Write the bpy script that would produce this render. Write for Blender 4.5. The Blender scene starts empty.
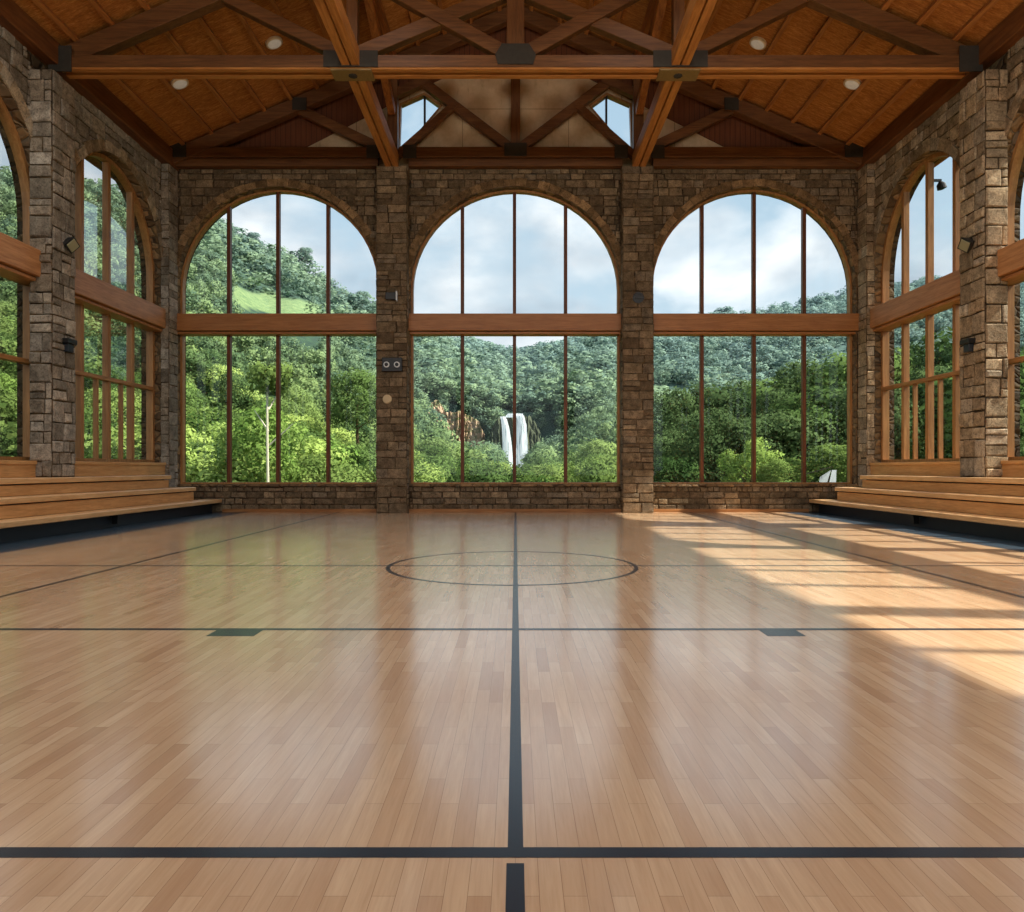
import bpy, math, random
import numpy as np
from mathutils import Vector, Matrix
from mathutils.geometry import tessellate_polygon

random.seed(7)
rng = np.random.default_rng(11)
U = 0.03                      # metres per layout unit
EYE = 44.0                    # eye height in units
FPX = 730.0                   # focal length in pixels (image 1024 x 912)
CX, CY = 515.5, 468.0         # vanishing point of the hall axis
D = 730.0                     # far wall
XW = 346.0                    # inner face of the side walls
scene = bpy.context.scene
COL = scene.collection

def P(X, d, H):
    return Vector((X * U, d * U, (H + EYE) * U))

# ------------------------------------------------------------------ materials
class NT:
    def __init__(s, name):
        s.m = bpy.data.materials.new(name); s.m.use_nodes = True
        s.t = s.m.node_tree; s.t.nodes.clear()
        s.out = s.n('ShaderNodeOutputMaterial')
    def n(s, typ, **kw):
        nd = s.t.nodes.new(typ)
        for k, v in kw.items():
            if k.startswith('_'): setattr(nd, k[1:], v)
            else:
                key = int(k[1:]) if k[0] == 'i' and k[1:].isdigit() else k.replace('__', ' ')
                s.set(nd, key, v)
        return nd
    def set(s, nd, key, v):
        if isinstance(v, bpy.types.NodeSocket): s.t.links.new(v, nd.inputs[key])
        else: nd.inputs[key].default_value = v
    def ramp(s, fac, stops, interp='LINEAR'):
        r = s.n('ShaderNodeValToRGB'); r.color_ramp.interpolation = interp
        e = r.color_ramp.elements
        while len(e) < len(stops): e.new(0.5)
        for el, (p, c) in zip(e, stops):
            el.position = p; el.color = (*c, 1) if len(c) == 3 else c
        s.set(r, 'Fac', fac); return r.outputs['Color']
    def math(s, op, a, b=0.0, c=0.0):
        m = s.n('ShaderNodeMath', _operation=op); s.set(m, 0, a); s.set(m, 1, b); s.set(m, 2, c); return m.outputs[0]
    def mix(s, fac, a, b, mode='MIX'):
        m = s.n('ShaderNodeMix', _data_type='RGBA', _blend_type=mode)
        s.set(m, 0, fac); s.set(m, 6, a if isinstance(a, bpy.types.NodeSocket) else (*a, 1)); s.set(m, 7, b if isinstance(b, bpy.types.NodeSocket) else (*b, 1))
        return m.outputs[2]
    def pos(s): return s.n('ShaderNodeNewGeometry').outputs['Position']
    def scaled(s, vec, sc):
        m = s.n('ShaderNodeMapping'); s.set(m, 'Vector', vec); s.set(m, 'Scale', sc); return m.outputs[0]
    def noise(s, vec, scale=1, detail=4, rough=0.55, dist=0.0):
        return s.n('ShaderNodeTexNoise', Vector=vec, Scale=scale, Detail=detail, Roughness=rough, Distortion=dist).outputs['Fac']
    def bump(s, h, strength=0.3, dist=0.02):
        return s.n('ShaderNodeBump', Height=h, Strength=strength, Distance=dist).outputs[0]
    def bsdf(s, **kw):
        b = s.n('ShaderNodeBsdfPrincipled', **kw)
        s.t.links.new(b.outputs[0], s.out.inputs[0]); return b

def srgb(r, g, b):
    f = lambda c: ((c / 255 + 0.055) / 1.055) ** 2.4 if c > 10 else c / 255 / 12.92
    return (f(r), f(g), f(b))

def wood(name, light, dark, axis, rough=0.5, streak=1.0, spec=0.3):
    n = NT(name)
    sc = [9.0, 9.0, 9.0]; sc[axis] = 0.7
    v = n.scaled(n.pos(), sc)
    a = n.noise(v, 1.4 * streak, 6, 0.6, 0.6)
    b = n.noise(n.scaled(n.pos(), [x * 5 for x in sc]), 1.0, 3, 0.6)
    c = n.noise(n.pos(), 1.1, 3)
    oi = n.n('ShaderNodeObjectInfo').outputs['Random']
    col = n.mix(n.ramp(a, [(0.32, (0, 0, 0)), (0.68, (1, 1, 1))]), dark, light)
    col = n.mix(n.math('MULTIPLY', n.ramp(b, [(0.35, (1, 1, 1)), (0.5, (0, 0, 0))]), 0.35), col, [x * 0.45 for x in dark])
    col = n.mix(n.math('MULTIPLY', c, 0.45), col, [x * 0.6 for x in dark])
    col = n.mix(n.math('MULTIPLY', oi, 0.25), col, dark)
    n.bsdf(**{'Base__Color': col, 'Roughness': rough, 'Specular__IOR__Level': spec, 'Normal': n.bump(a, 0.12, 0.01)})
    return n.m

def simple(name, col, rough=0.5, metal=0.0, emit=None, estr=0.0, spec=0.4, var=0.15, scale=6.0):
    n = NT(name)
    nz = n.noise(n.pos(), scale, 5)
    c = n.mix(n.math('MULTIPLY', nz, var * 2), col, [x * 0.5 for x in col])
    kw = {'Base__Color': c, 'Roughness': rough, 'Metallic': metal, 'Specular__IOR__Level': spec}
    if emit: kw['Emission__Color'] = (*emit, 1); kw['Emission__Strength'] = estr
    n.bsdf(**kw)
    return n.m

def stone_block_mat(name, tint=(1, 1, 1)):
    n = NT(name)
    at = n.n('ShaderNodeAttribute', _attribute_name='Col').outputs['Color']
    p = n.pos()
    a = n.noise(p, 5.5, 8, 0.68); b = n.noise(p, 28, 6, 0.7); c = n.noise(p, 1.3, 3)
    col = n.mix(n.ramp(a, [(0.3, (0, 0, 0)), (0.72, (1, 1, 1))]), (0.42, 0.40, 0.38), (1.45, 1.38, 1.28))
    col = n.mix(1.0, at, col, 'MULTIPLY')
    col = n.mix(n.math('MULTIPLY', n.ramp(b, [(0.3, (1, 1, 1)), (0.52, (0, 0, 0))]), 0.7), col, (0.012, 0.009, 0.006))
    col = n.mix(n.math('MULTIPLY', c, 0.4), col, srgb(70, 56, 36))
    col = n.mix(1.0, col, [x * 1.3 for x in tint], 'MULTIPLY')
    h = n.math('ADD', n.math('MULTIPLY', a, 0.9), n.math('MULTIPLY', b, 0.3))
    n.bsdf(**{'Base__Color': col, 'Roughness': 0.9, 'Specular__IOR__Level': 0.15, 'Normal': n.bump(h, 0.95, 0.05)})
    return n.m

def stone_rough_mat(name, tint=(1, 1, 1)):
    n = NT(name); p = n.pos()
    wv = n.n('ShaderNodeVectorMath', _operation='ADD', i0=p, i1=n.n('ShaderNodeVectorMath', _operation='SCALE', i0=n.n('ShaderNodeTexNoise', Vector=p, Scale=2.0).outputs['Color'], Scale=0.25).outputs[0]).outputs[0]
    v = n.scaled(wv, (3.2, 3.2, 4.8))
    ed = n.n('ShaderNodeTexVoronoi', _feature='DISTANCE_TO_EDGE', Vector=v, Scale=1.0).outputs['Distance']
    ce = n.n('ShaderNodeTexVoronoi', Vector=v, Scale=1.0).outputs['Color']
    sep = n.n('ShaderNodeSeparateColor', Color=ce).outputs[0]
    a = n.noise(p, 8, 7, 0.65)
    base = n.ramp(sep, [(0, srgb(70, 56, 42)), (0.35, srgb(98, 80, 58)), (0.7, srgb(120, 99, 72)), (1, srgb(84, 74, 62))])
    col = n.mix(n.ramp(a, [(0.3, (0.5, 0.5, 0.5)), (0.7, (0, 0, 0))]), base, (0.02, 0.016, 0.011))
    col = n.mix(n.ramp(ed, [(0.0, (1, 1, 1)), (0.05, (0, 0, 0))]), col, (0.05, 0.04, 0.03))
    col = n.mix(1.0, col, tint, 'MULTIPLY')
    h = n.math('ADD', n.ramp(ed, [(0.0, (0, 0, 0)), (0.16, (1, 1, 1))]), n.math('MULTIPLY', a, 0.7))
    n.bsdf(**{'Base__Color': col, 'Roughness': 0.92, 'Specular__IOR__Level': 0.15, 'Normal': n.bump(h, 0.9, 0.06)})
    return n.m

def floor_mat():
    n = NT('maple_floor'); p = n.pos()
    sx = n.n('ShaderNodeSeparateXYZ', Vector=p)
    v = n.n('ShaderNodeCombineXYZ', X=sx.outputs[1], Y=sx.outputs[0]).outputs[0]
    def brick(c1, c2, mortar):
        return n.n('ShaderNodeTexBrick', _offset=0.37, _offset_frequency=2, Vector=v, Color1=c1, Color2=c2, Mortar=mortar, Scale=1.0,
                   **{'Mortar__Size': 0.0011, 'Mortar__Smooth': 0.3, 'Bias': 0.0, 'Brick__Width': 0.62, 'Row__Height': 0.074})
    bk = brick((0, 0, 0, 1), (1, 1, 1, 1), (0.5, 0.5, 0.5, 1))
    rnd = n.n('ShaderNodeSeparateColor', Color=bk.outputs['Color']).outputs[0]
    g1 = n.noise(n.scaled(p, (26, 1.6, 1)), 1.0, 6, 0.6, 0.8)
    g2 = n.noise(n.scaled(p, (110, 5, 1)), 1.0, 3, 0.6)
    g3 = n.noise(p, 0.55, 3)
    col = n.ramp(rnd, [(0.0, srgb(182, 146, 114)), (0.1, srgb(195, 160, 126)), (0.6, srgb(205, 172, 137)), (1.0, srgb(213, 182, 148))])
    col = n.mix(n.math('MULTIPLY', n.ramp(g1, [(0.35, (1, 1, 1)), (0.66, (0, 0, 0))]), 0.30), col, srgb(160, 120, 86))
    col = n.mix(n.math('MULTIPLY', n.ramp(g2, [(0.3, (1, 1, 1)), (0.55, (0, 0, 0))]), 0.15), col, srgb(140, 104, 74))
    col = n.mix(n.math('MULTIPLY', g3, 0.18), col, srgb(184, 146, 112))
    col = n.mix(n.math('MULTIPLY', bk.outputs['Fac'], 0.55), col, srgb(84, 56, 36))
    rough = n.math('ADD', 0.15, n.math('MULTIPLY', n.noise(n.scaled(p, (3, 1, 1)), 1.0, 5), 0.10))
    h = n.math('ADD', n.math('MULTIPLY', n.noise(n.scaled(p, (7, 1.0, 1)), 1.0, 2), 1.0), n.math('MULTIPLY', rnd, 0.25))
    n.bsdf(**{'Base__Color': col, 'Roughness': rough, 'IOR': 2.2, 'Coat__Weight': 0.35, 'Coat__Roughness': 0.14, 'Specular__IOR__Level': 0.5, 'Normal': n.bump(h, 0.05, 0.01)})
    return n.m

def paint_mat(name, c):
    n = NT(name); p = n.pos()
    a = n.noise(n.scaled(p, (30, 2, 1)), 1.0, 4)
    col = n.mix(n.math('MULTIPLY', a, 0.5), c, [x * 1.9 + 0.006 for x in c])
    n.bsdf(**{'Base__Color': col, 'Roughness': 0.24, 'IOR': 1.55, 'Specular__IOR__Level': 0.5})
    return n.m

def ceiling_mat():
    n = NT('ceiling_boards'); p = n.pos()
    sx = n.n('ShaderNodeSeparateXYZ', Vector=p)
    v = n.n('ShaderNodeCombineXYZ', X=sx.outputs[1], Y=sx.outputs[0]).outputs[0]
    a = n.noise(n.scaled(p, (3.0, 16, 3)), 1.0, 7, 0.68, 1.0)
    b = n.noise(n.scaled(p, (9, 30, 9)), 1.6, 4, 0.7)
    c = n.noise(p, 0.6, 3)
    col = n.ramp(a, [(0.25, srgb(120, 74, 34)), (0.5, srgb(182, 120, 58)), (0.75, srgb(224, 162, 90))])
    col = n.mix(n.math('MULTIPLY', n.ramp(b, [(0.35, (1, 1, 1)), (0.55, (0, 0, 0))]), 0.45), col, srgb(88, 46, 18))
    col = n.mix(n.math('MULTIPLY', c, 0.3), col, srgb(120, 66, 28))
    n.bsdf(**{'Base__Color': col, 'Roughness': 0.65, 'Specular__IOR__Level': 0.2, 'Normal': n.bump(a, 0.2, 0.01)})
    return n.m

def cream_mat():
    n = NT('cream_concrete'); p = n.pos()
    a = n.noise(p, 1.6, 7, 0.7); b = n.noise(n.scaled(p, (6, 6, 1.2)), 1.0, 6, 0.7)
    bk = n.n('ShaderNodeTexBrick', _offset=0.5, Vector=n.n('ShaderNodeCombineXYZ', X=n.n('ShaderNodeSeparateXYZ', Vector=p).outputs[0], Y=n.n('ShaderNodeSeparateXYZ', Vector=p).outputs[2]).outputs[0], Scale=1.0,
             **{'Mortar__Size': 0.012, 'Brick__Width': 3.2, 'Row__Height': 1.35}).outputs['Fac']
    col = n.ramp(a, [(0.25, srgb(176, 150, 116)), (0.6, srgb(208, 184, 150)), (0.85, srgb(222, 202, 172))])
    col = n.mix(n.math('MULTIPLY', n.ramp(b, [(0.28, (1, 1, 1)), (0.42, (0, 0, 0))]), 0.4), col, srgb(120, 92, 62))
    col = n.mix(n.math('MULTIPLY', bk, 0.6), col, srgb(110, 88, 62))
    n.bsdf(**{'Base__Color': col, 'Roughness': 0.85, 'Specular__IOR__Level': 0.15})
    return n.m

def darkboard_mat():
    n = NT('dark_red_boards'); p = n.pos()
    sx = n.n('ShaderNodeSeparateXYZ', Vector=p).outputs[0]
    st = n.math('FRACT', n.math('MULTIPLY', sx, 6.5))
    gap = n.ramp(st, [(0.0, (1, 1, 1)), (0.1, (0, 0, 0)), (0.92, (0, 0, 0)), (1.0, (1, 1, 1))])
    a = n.noise(n.scaled(p, (14, 14, 1)), 1.0, 5)
    col = n.mix(a, srgb(84, 46, 26), srgb(122, 70, 40))
    col = n.mix(n.math('MULTIPLY', gap, 0.75), col, srgb(36, 18, 10))
    n.bsdf(**{'Base__Color': col, 'Roughness': 0.6, 'Specular__IOR__Level': 0.25})
    return n.m

def glass_mat(name='window_glass', f0=0.022):
    n = NT(name)
    g = n.n('ShaderNodeNewGeometry')
    c = n.math('ABSOLUTE', n.n('ShaderNodeVectorMath', _operation='DOT_PRODUCT', i0=g.outputs['Normal'], i1=g.outputs['Incoming']).outputs['Value'])
    fr = n.math('MULTIPLY_ADD', n.math('POWER', n.math('SUBTRACT', 1.0, c), 5.0), 0.90, f0)
    tr = n.n('ShaderNodeBsdfTransparent', Color=(0.95, 0.975, 0.965, 1))
    gl = n.n('ShaderNodeBsdfGlossy', Color=(1, 1, 1, 1), Roughness=0.02)
    mx = n.n('ShaderNodeMixShader'); n.set(mx, 0, n.math('MULTIPLY', fr, 1.0)); n.set(mx, 1, tr.outputs[0]); n.set(mx, 2, gl.outputs[0])
    n.t.links.new(mx.outputs[0], n.out.inputs[0]); return n.m

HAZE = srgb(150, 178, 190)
def haze(n, col, k=500.0, mx=0.85):  # air haze painted into the base colour, growing with distance
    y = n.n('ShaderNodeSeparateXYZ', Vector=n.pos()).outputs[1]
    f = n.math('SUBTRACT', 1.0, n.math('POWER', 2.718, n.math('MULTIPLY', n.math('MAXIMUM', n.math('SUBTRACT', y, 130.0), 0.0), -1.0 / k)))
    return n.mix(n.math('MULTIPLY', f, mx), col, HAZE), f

def leaf_mat(name, dark, light, attr=False, k=500.0):
    n = NT(name); p = n.pos()
    if attr:
        r = n.n('ShaderNodeAttribute', _attribute_name='Col').outputs['Fac']
    else:
        r = n.n('ShaderNodeObjectInfo').outputs['Random']
    nz = n.noise(p, 0.45, 4, 0.6)
    t = n.math('ADD', n.math('MULTIPLY', r, 0.65), n.math('MULTIPLY', n.math('SUBTRACT', nz, 0.3), 0.9))
    col = n.ramp(t, [(0.1, dark), (0.9, light)])
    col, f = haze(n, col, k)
    d = n.n('ShaderNodeBsdfDiffuse', Color=col); tl = n.n('ShaderNodeBsdfTranslucent', Color=col)
    mx = n.n('ShaderNodeMixShader'); n.set(mx, 0, 0.35); n.set(mx, 1, d.outputs[0]); n.set(mx, 2, tl.outputs[0])
    n.t.links.new(mx.outputs[0], n.out.inputs[0]); return n.m

def hills_mat():
    n = NT('hill_ground'); p = n.pos()
    at = n.n('ShaderNodeAttribute', _attribute_name='Col')
    sep = n.n('ShaderNodeSeparateColor', Color=at.outputs['Color'])
    a = n.noise(p, 0.25, 6, 0.65); b = n.ramp(n.noise(p, 0.35, 7, 0.75), [(0.35, (0, 0, 0)), (0.65, (1, 1, 1))])
    col = n.mix(n.ramp(a, [(0.35, (0, 0, 0)), (0.65, (1, 1, 1))]), srgb(24, 40, 18), srgb(46, 70, 32))
    gr = n.mix(b, srgb(82, 106, 58), srgb(122, 140, 84))
    col = n.mix(sep.outputs[0], col, gr)
    rk = n.mix(n.ramp(n.noise(n.scaled(p, (0.5, 0.5, 0.12)), 1.0, 6, 0.7), [(0.35, (0, 0, 0)), (0.65, (1, 1, 1))]), srgb(70, 62, 48), srgb(124, 108, 86))
    col = n.mix(sep.outputs[1], col, rk)
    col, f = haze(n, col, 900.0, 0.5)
    n.bsdf(**{'Base__Color': col, 'Roughness': 1.0, 'Specular__IOR__Level': 0.0, 'Normal': n.bump(b, 0.5, 0.5)})
    return n.m

def cliff_mat():
    n = NT('brown_cliff'); p = n.pos()
    a = n.noise(n.scaled(p, (0.9, 0.9, 0.12)), 1.0, 7, 0.7, 0.6); b = n.noise(n.scaled(p, (0.25, 0.25, 0.8)), 1.0, 5)
    col = n.ramp(a, [(0.3, srgb(122, 104, 86)), (0.5, srgb(172, 146, 122)), (0.72, srgb(206, 184, 160))])  # rock tones lightened, distance haze is in the colour
    col = n.mix(n.math('MULTIPLY', n.ramp(b, [(0.5, (0, 0, 0)), (0.6, (1, 1, 1))]), 0.7), col, srgb(92, 112, 66))
    n.bsdf(**{'Base__Color': col, 'Roughness': 1.0, 'Specular__IOR__Level': 0.0, 'Normal': n.bump(a, 0.6, 0.5)})
    return n.m

def water_mat():
    n = NT('falling_water'); p = n.pos()
    a = n.noise(n.scaled(p, (2.6, 0.3, 0.10)), 1.0, 6, 0.75)
    col = n.ramp(a, [(0.32, srgb(130, 152, 162)), (0.55, srgb(240, 246, 250))])
    d = n.n('ShaderNodeBsdfDiffuse', Color=col); tl = n.n('ShaderNodeBsdfTranslucent', Color=col); tr = n.n('ShaderNodeBsdfTransparent')
    m0 = n.n('ShaderNodeMixShader'); n.set(m0, 0, 0.3); n.set(m0, 1, d.outputs[0]); n.set(m0, 2, tl.outputs[0])
    em = n.n('ShaderNodeEmission', Color=col, Strength=0.30)  # added glow keeps the water white where sunlight is weak
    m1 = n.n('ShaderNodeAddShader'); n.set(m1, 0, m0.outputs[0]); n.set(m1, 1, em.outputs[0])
    m2 = n.n('ShaderNodeMixShader'); n.set(m2, 0, n.ramp(a, [(0.30, (0.25, 0.25, 0.25)), (0.46, (1, 1, 1))])); n.set(m2, 1, tr.outputs[0]); n.set(m2, 2, m1.outputs[0])
    n.t.links.new(m2.outputs[0], n.out.inputs[0]); return n.m

M = {}
M['stone'] = stone_block_mat('stone_blocks')
M['rough'] = stone_rough_mat('stone_rubble')
M['floor'] = floor_mat()
M['line'] = paint_mat('navy_court_paint', srgb(30, 36, 44))
M['apron'] = paint_mat('blue_grey_apron_paint', srgb(44, 58, 70))
M['ceil'] = ceiling_mat()
M['cream'] = cream_mat()
M['boards'] = darkboard_mat()
M['glass'] = glass_mat()
M['glassl'] = glass_mat('reflective_side_glass', 0.24)
beamL, beamD = srgb(196, 126, 60), srgb(126, 70, 30)
M['beamx'] = wood('beam_wood_across', beamL, beamD, 0)
M['tiex'] = wood('tie_beam_wood', srgb(222, 158, 88), srgb(170, 108, 54), 0)  # lightened tone carries the lit underside of the tie beam
M['girdy'] = wood('long_beam_wood', srgb(222, 158, 88), srgb(166, 104, 52), 1)
M['dky'] = wood('dark_wood_along', srgb(136, 86, 48), srgb(92, 54, 28), 1)
M['beamy'] = wood('beam_wood_along', beamL, beamD, 1)
M['beamz'] = wood('beam_wood_upright', beamL, beamD, 2)
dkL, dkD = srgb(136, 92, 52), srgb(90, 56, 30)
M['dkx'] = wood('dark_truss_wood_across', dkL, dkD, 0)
M['dkz'] = wood('dark_truss_wood_upright', dkL, dkD, 2)
M['purl'] = wood('purlin_wood', srgb(206, 142, 76), srgb(146, 90, 44), 1)
frL, frD = srgb(198, 146, 90), srgb(150, 102, 58)
M['framez'] = wood('window_frame_wood_upright', frL, frD, 2, 0.4)
M['framex'] = wood('window_frame_wood_across', frL, frD, 0, 0.4)
M['framey'] = wood('window_frame_wood_along', frL, frD, 1, 0.4)
M['mull'] = wood('mullion_wood', srgb(138, 82, 46), srgb(84, 48, 28), 2, 0.45)
trL, trD = srgb(192, 134, 82), srgb(156, 102, 58)
M['transx'] = wood('transom_wood_across', trL, trD, 0, 0.42)
M['transy'] = wood('transom_wood_along', srgb(206, 150, 100), srgb(166, 112, 68), 1, 0.42)
M['bench'] = wood('bench_wood', srgb(236, 196, 142), srgb(204, 156, 104), 1, 0.38)
M['benchr'] = wood('bench_riser_wood', srgb(224, 174, 116), srgb(188, 136, 82), 1, 0.42)
M['base'] = wood('baseboard_wood', srgb(190, 136, 84), srgb(140, 92, 52), 0, 0.5)
M['steel'] = simple('dark_grey_steel', srgb(66, 62, 56), 0.85, 0.0, spec=0.15, var=0.4, scale=9)
M['plate'] = simple('worn_brass_plate', srgb(150, 122, 74), 0.6, 0.2, var=0.45, scale=22)
M['black'] = simple('black_plastic', srgb(26, 27, 28), 0.4)
M['darkpanel'] = simple('dark_blue_grey_panel', srgb(38, 46, 54), 0.5, var=0.3)
M['lens'] = simple('lamp_lens', srgb(196, 198, 196), 0.25, emit=(1, 0.97, 0.9), estr=0.05)
M['flens'] = simple('floodlight_lens', srgb(150, 146, 116), 0.2)
M['diff'] = simple('light_diffuser', srgb(222, 214, 196), 0.6, emit=(1, 0.93, 0.8), estr=0.08, var=0.35, scale=14)
M['ivory'] = simple('ivory_plastic', srgb(206, 184, 146), 0.6, var=0.1)
M['white'] = simple('white_board', srgb(150, 158, 162), 0.7, var=0.4, scale=5)
M['reveal'] = stone_rough_mat('pale_reveal_stone', (2.1, 2.0, 1.85))
M['bark'] = simple('bark', srgb(96, 82, 62), 0.95, var=0.4, scale=3, spec=0.0)
M['palebark'] = simple('pale_bark', srgb(206, 200, 176), 0.95, var=0.2, scale=3, spec=0.0)
M['leafA'] = leaf_mat('leaf_mid_green', srgb(56, 84, 40), srgb(144, 166, 92))
M['leafB'] = leaf_mat('leaf_dark_green', srgb(46, 70, 38), srgb(110, 136, 76))
M['leafC'] = leaf_mat('leaf_lime_green', srgb(98, 132, 62), srgb(170, 190, 106))
M['leafD'] = leaf_mat('leaf_deep_green', srgb(42, 62, 40), srgb(102, 124, 78))
M['leafF'] = leaf_mat('leaf_forest', srgb(54, 82, 40), srgb(142, 164, 92), attr=True)
M['hills'] = hills_mat()
M['cliff'] = cliff_mat()
M['water'] = water_mat()
M['gorge'] = simple('wet_dark_rock', srgb(92, 100, 80), 0.8, var=0.5, scale=0.6, spec=0.1)

# ------------------------------------------------------------------ builders
def tag(o, label=None, cat=None, group=None, kind=None):
    if label: o['label'] = label
    if cat: o['category'] = cat
    if group: o['group'] = group
    if kind: o['kind'] = kind
    return o

def empty(name, loc, label=None, cat=None, group=None, kind=None):
    o = bpy.data.objects.new(name, None); COL.objects.link(o); o.location = loc
    o.empty_display_size = 0.1
    return tag(o, label, cat, group, kind)

class MB:
    def __init__(s): s.v = []; s.f = []; s.c = []
    def add(s, vs, fs, col=None):
        b = len(s.v); s.v += [Vector(x) for x in vs]; s.f += [tuple(b + i for i in f) for f in fs]
        s.c += [col or (1, 1, 1)] * len(vs); return s
    def hexa(s, c, col=None):     # 8 corners: bottom loop 0-3, top loop 4-7
        return s.add(c, [(0, 3, 2, 1), (4, 5, 6, 7), (0, 1, 5, 4), (1, 2, 6, 5), (2, 3, 7, 6), (3, 0, 4, 7)], col)
    def box(s, x0, x1, d0, d1, h0, h1, col=None):
        return s.hexa([P(x0, d0, h0), P(x1, d0, h0), P(x1, d1, h0), P(x0, d1, h0), P(x0, d0, h1), P(x1, d0, h1), P(x1, d1, h1), P(x0, d1, h1)], col)
    def beam(s, p0, p1, w, h, side=Vector((0, 1, 0))):   # unit-space points, width along side
        a, b = P(*p0), P(*p1); ax = (b - a).normalized(); sd = (side - ax * side.dot(ax)).normalized(); up = ax.cross(sd)
        sd = sd * (w * U / 2); up = up * (h * U / 2)
        return s.hexa([a - sd - up, a + sd - up, b + sd - up, b - sd - up, a - sd + up, a + sd + up, b + sd + up, b - sd + up])
    def lathe(s, o, axis, prof, n=24, ref=None):  # metres
        axis = Vector(axis).normalized(); r0 = Vector(ref) if ref else (Vector((0, 0, 1)) if abs(axis.z) < 0.9 else Vector((1, 0, 0)))
        e1 = (r0 - axis * r0.dot(axis)).normalized(); e2 = axis.cross(e1); o = Vector(o)
        vs = []; fs = []
        for (r, z) in prof:
            for k in range(n):
                t = 2 * math.pi * k / n; vs.append(o + axis * z + (e1 * math.cos(t) + e2 * math.sin(t)) * r)
        for i in range(len(prof) - 1):
            for k in range(n):
                k2 = (k + 1) % n; fs.append((i * n + k, i * n + k2, (i + 1) * n + k2, (i + 1) * n + k))
        fs.append(tuple(range(n))[::-1]); fs.append(tuple((len(prof) - 1) * n + k for k in range(n)))
        return s.add(vs, fs)
    def slab(s, outer, holes, mp, t0, t1):   # 2-D loops, mp(a,h,t) -> world
        loops = [outer] + holes
        tris = tessellate_polygon([[Vector((a, h, 0)) for a, h in lp] for lp in loops])
        pts = [q for lp in loops for q in lp]; n = len(pts)
        vs = [mp(a, h, t0) for a, h in pts] + [mp(a, h, t1) for a, h in pts]
        fs = [tuple(t) for t in tris] + [tuple(n + i for i in reversed(t)) for t in tris]
        k = 0
        for lp in loops:
            L = len(lp)
            for i in range(L):
                j = (i + 1) % L; fs.append((k + i, k + j, n + k + j, n + k + i))
            k += L
        return s.add(vs, fs)
    def ring(s, l0, l1, mp, t0, t1):         # between two loops of equal count
        n = len(l0)
        vs = [mp(a, h, t0) for a, h in l0] + [mp(a, h, t0) for a, h in l1] + [mp(a, h, t1) for a, h in l0] + [mp(a, h, t1) for a, h in l1]
        fs = []
        for i in range(n):
            j = (i + 1) % n
            fs += [(i, j, n + j, n + i), (2 * n + i, 3 * n + i, 3 * n + j, 2 * n + j), (i, 2 * n + i, 2 * n + j, j), (n + i, n + j, 3 * n + j, 3 * n + i)]
        return s.add(vs, fs)
    def build(s, name, mat, parent=None, bevel=0.0, color=False, smooth=False, recalc=True):
        me = bpy.data.meshes.new(name)
        if parent is not None:
            off = parent.matrix_world.translation.copy() if parent.parent is None else Vector(parent['_o'])
            if parent.parent is None and '_o' in parent: off = Vector(parent['_o'])
            if parent.type == 'EMPTY': off = parent.location.copy()
        else:
            xs = [v.x for v in s.v]; ys = [v.y for v in s.v]; zs = [v.z for v in s.v]
            off = Vector(((min(xs) + max(xs)) / 2, (min(ys) + max(ys)) / 2, min(zs)))
        me.from_pydata([tuple(v - off) for v in s.v], [], s.f)
        if recalc:
            import bmesh
            bm = bmesh.new(); bm.from_mesh(me); bmesh.ops.recalc_face_normals(bm, faces=bm.faces); bm.to_mesh(me); bm.free()
        me.materials.append(mat)
        if color:
            at = me.color_attributes.new('Col', 'FLOAT_COLOR', 'POINT')
            arr = np.ones((len(s.v), 4), dtype=np.float32); arr[:, :3] = np.array(s.c, dtype=np.float32); at.data.foreach_set('color', arr.ravel())
        if smooth:
            me.polygons.foreach_set('use_smooth', [True] * len(me.polygons))
        o = bpy.data.objects.new(name, me); COL.objects.link(o)
        if parent is None:
            o.location = off
        else:
            o.parent = parent
        ORG[o.name] = off
        o['_o'] = tuple(off)
        if bevel:
            b = o.modifiers.new('bevel', 'BEVEL'); b.width = bevel; b.segments = 1; b.limit_method = 'ANGLE'
        return o
ORG = {}

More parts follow.
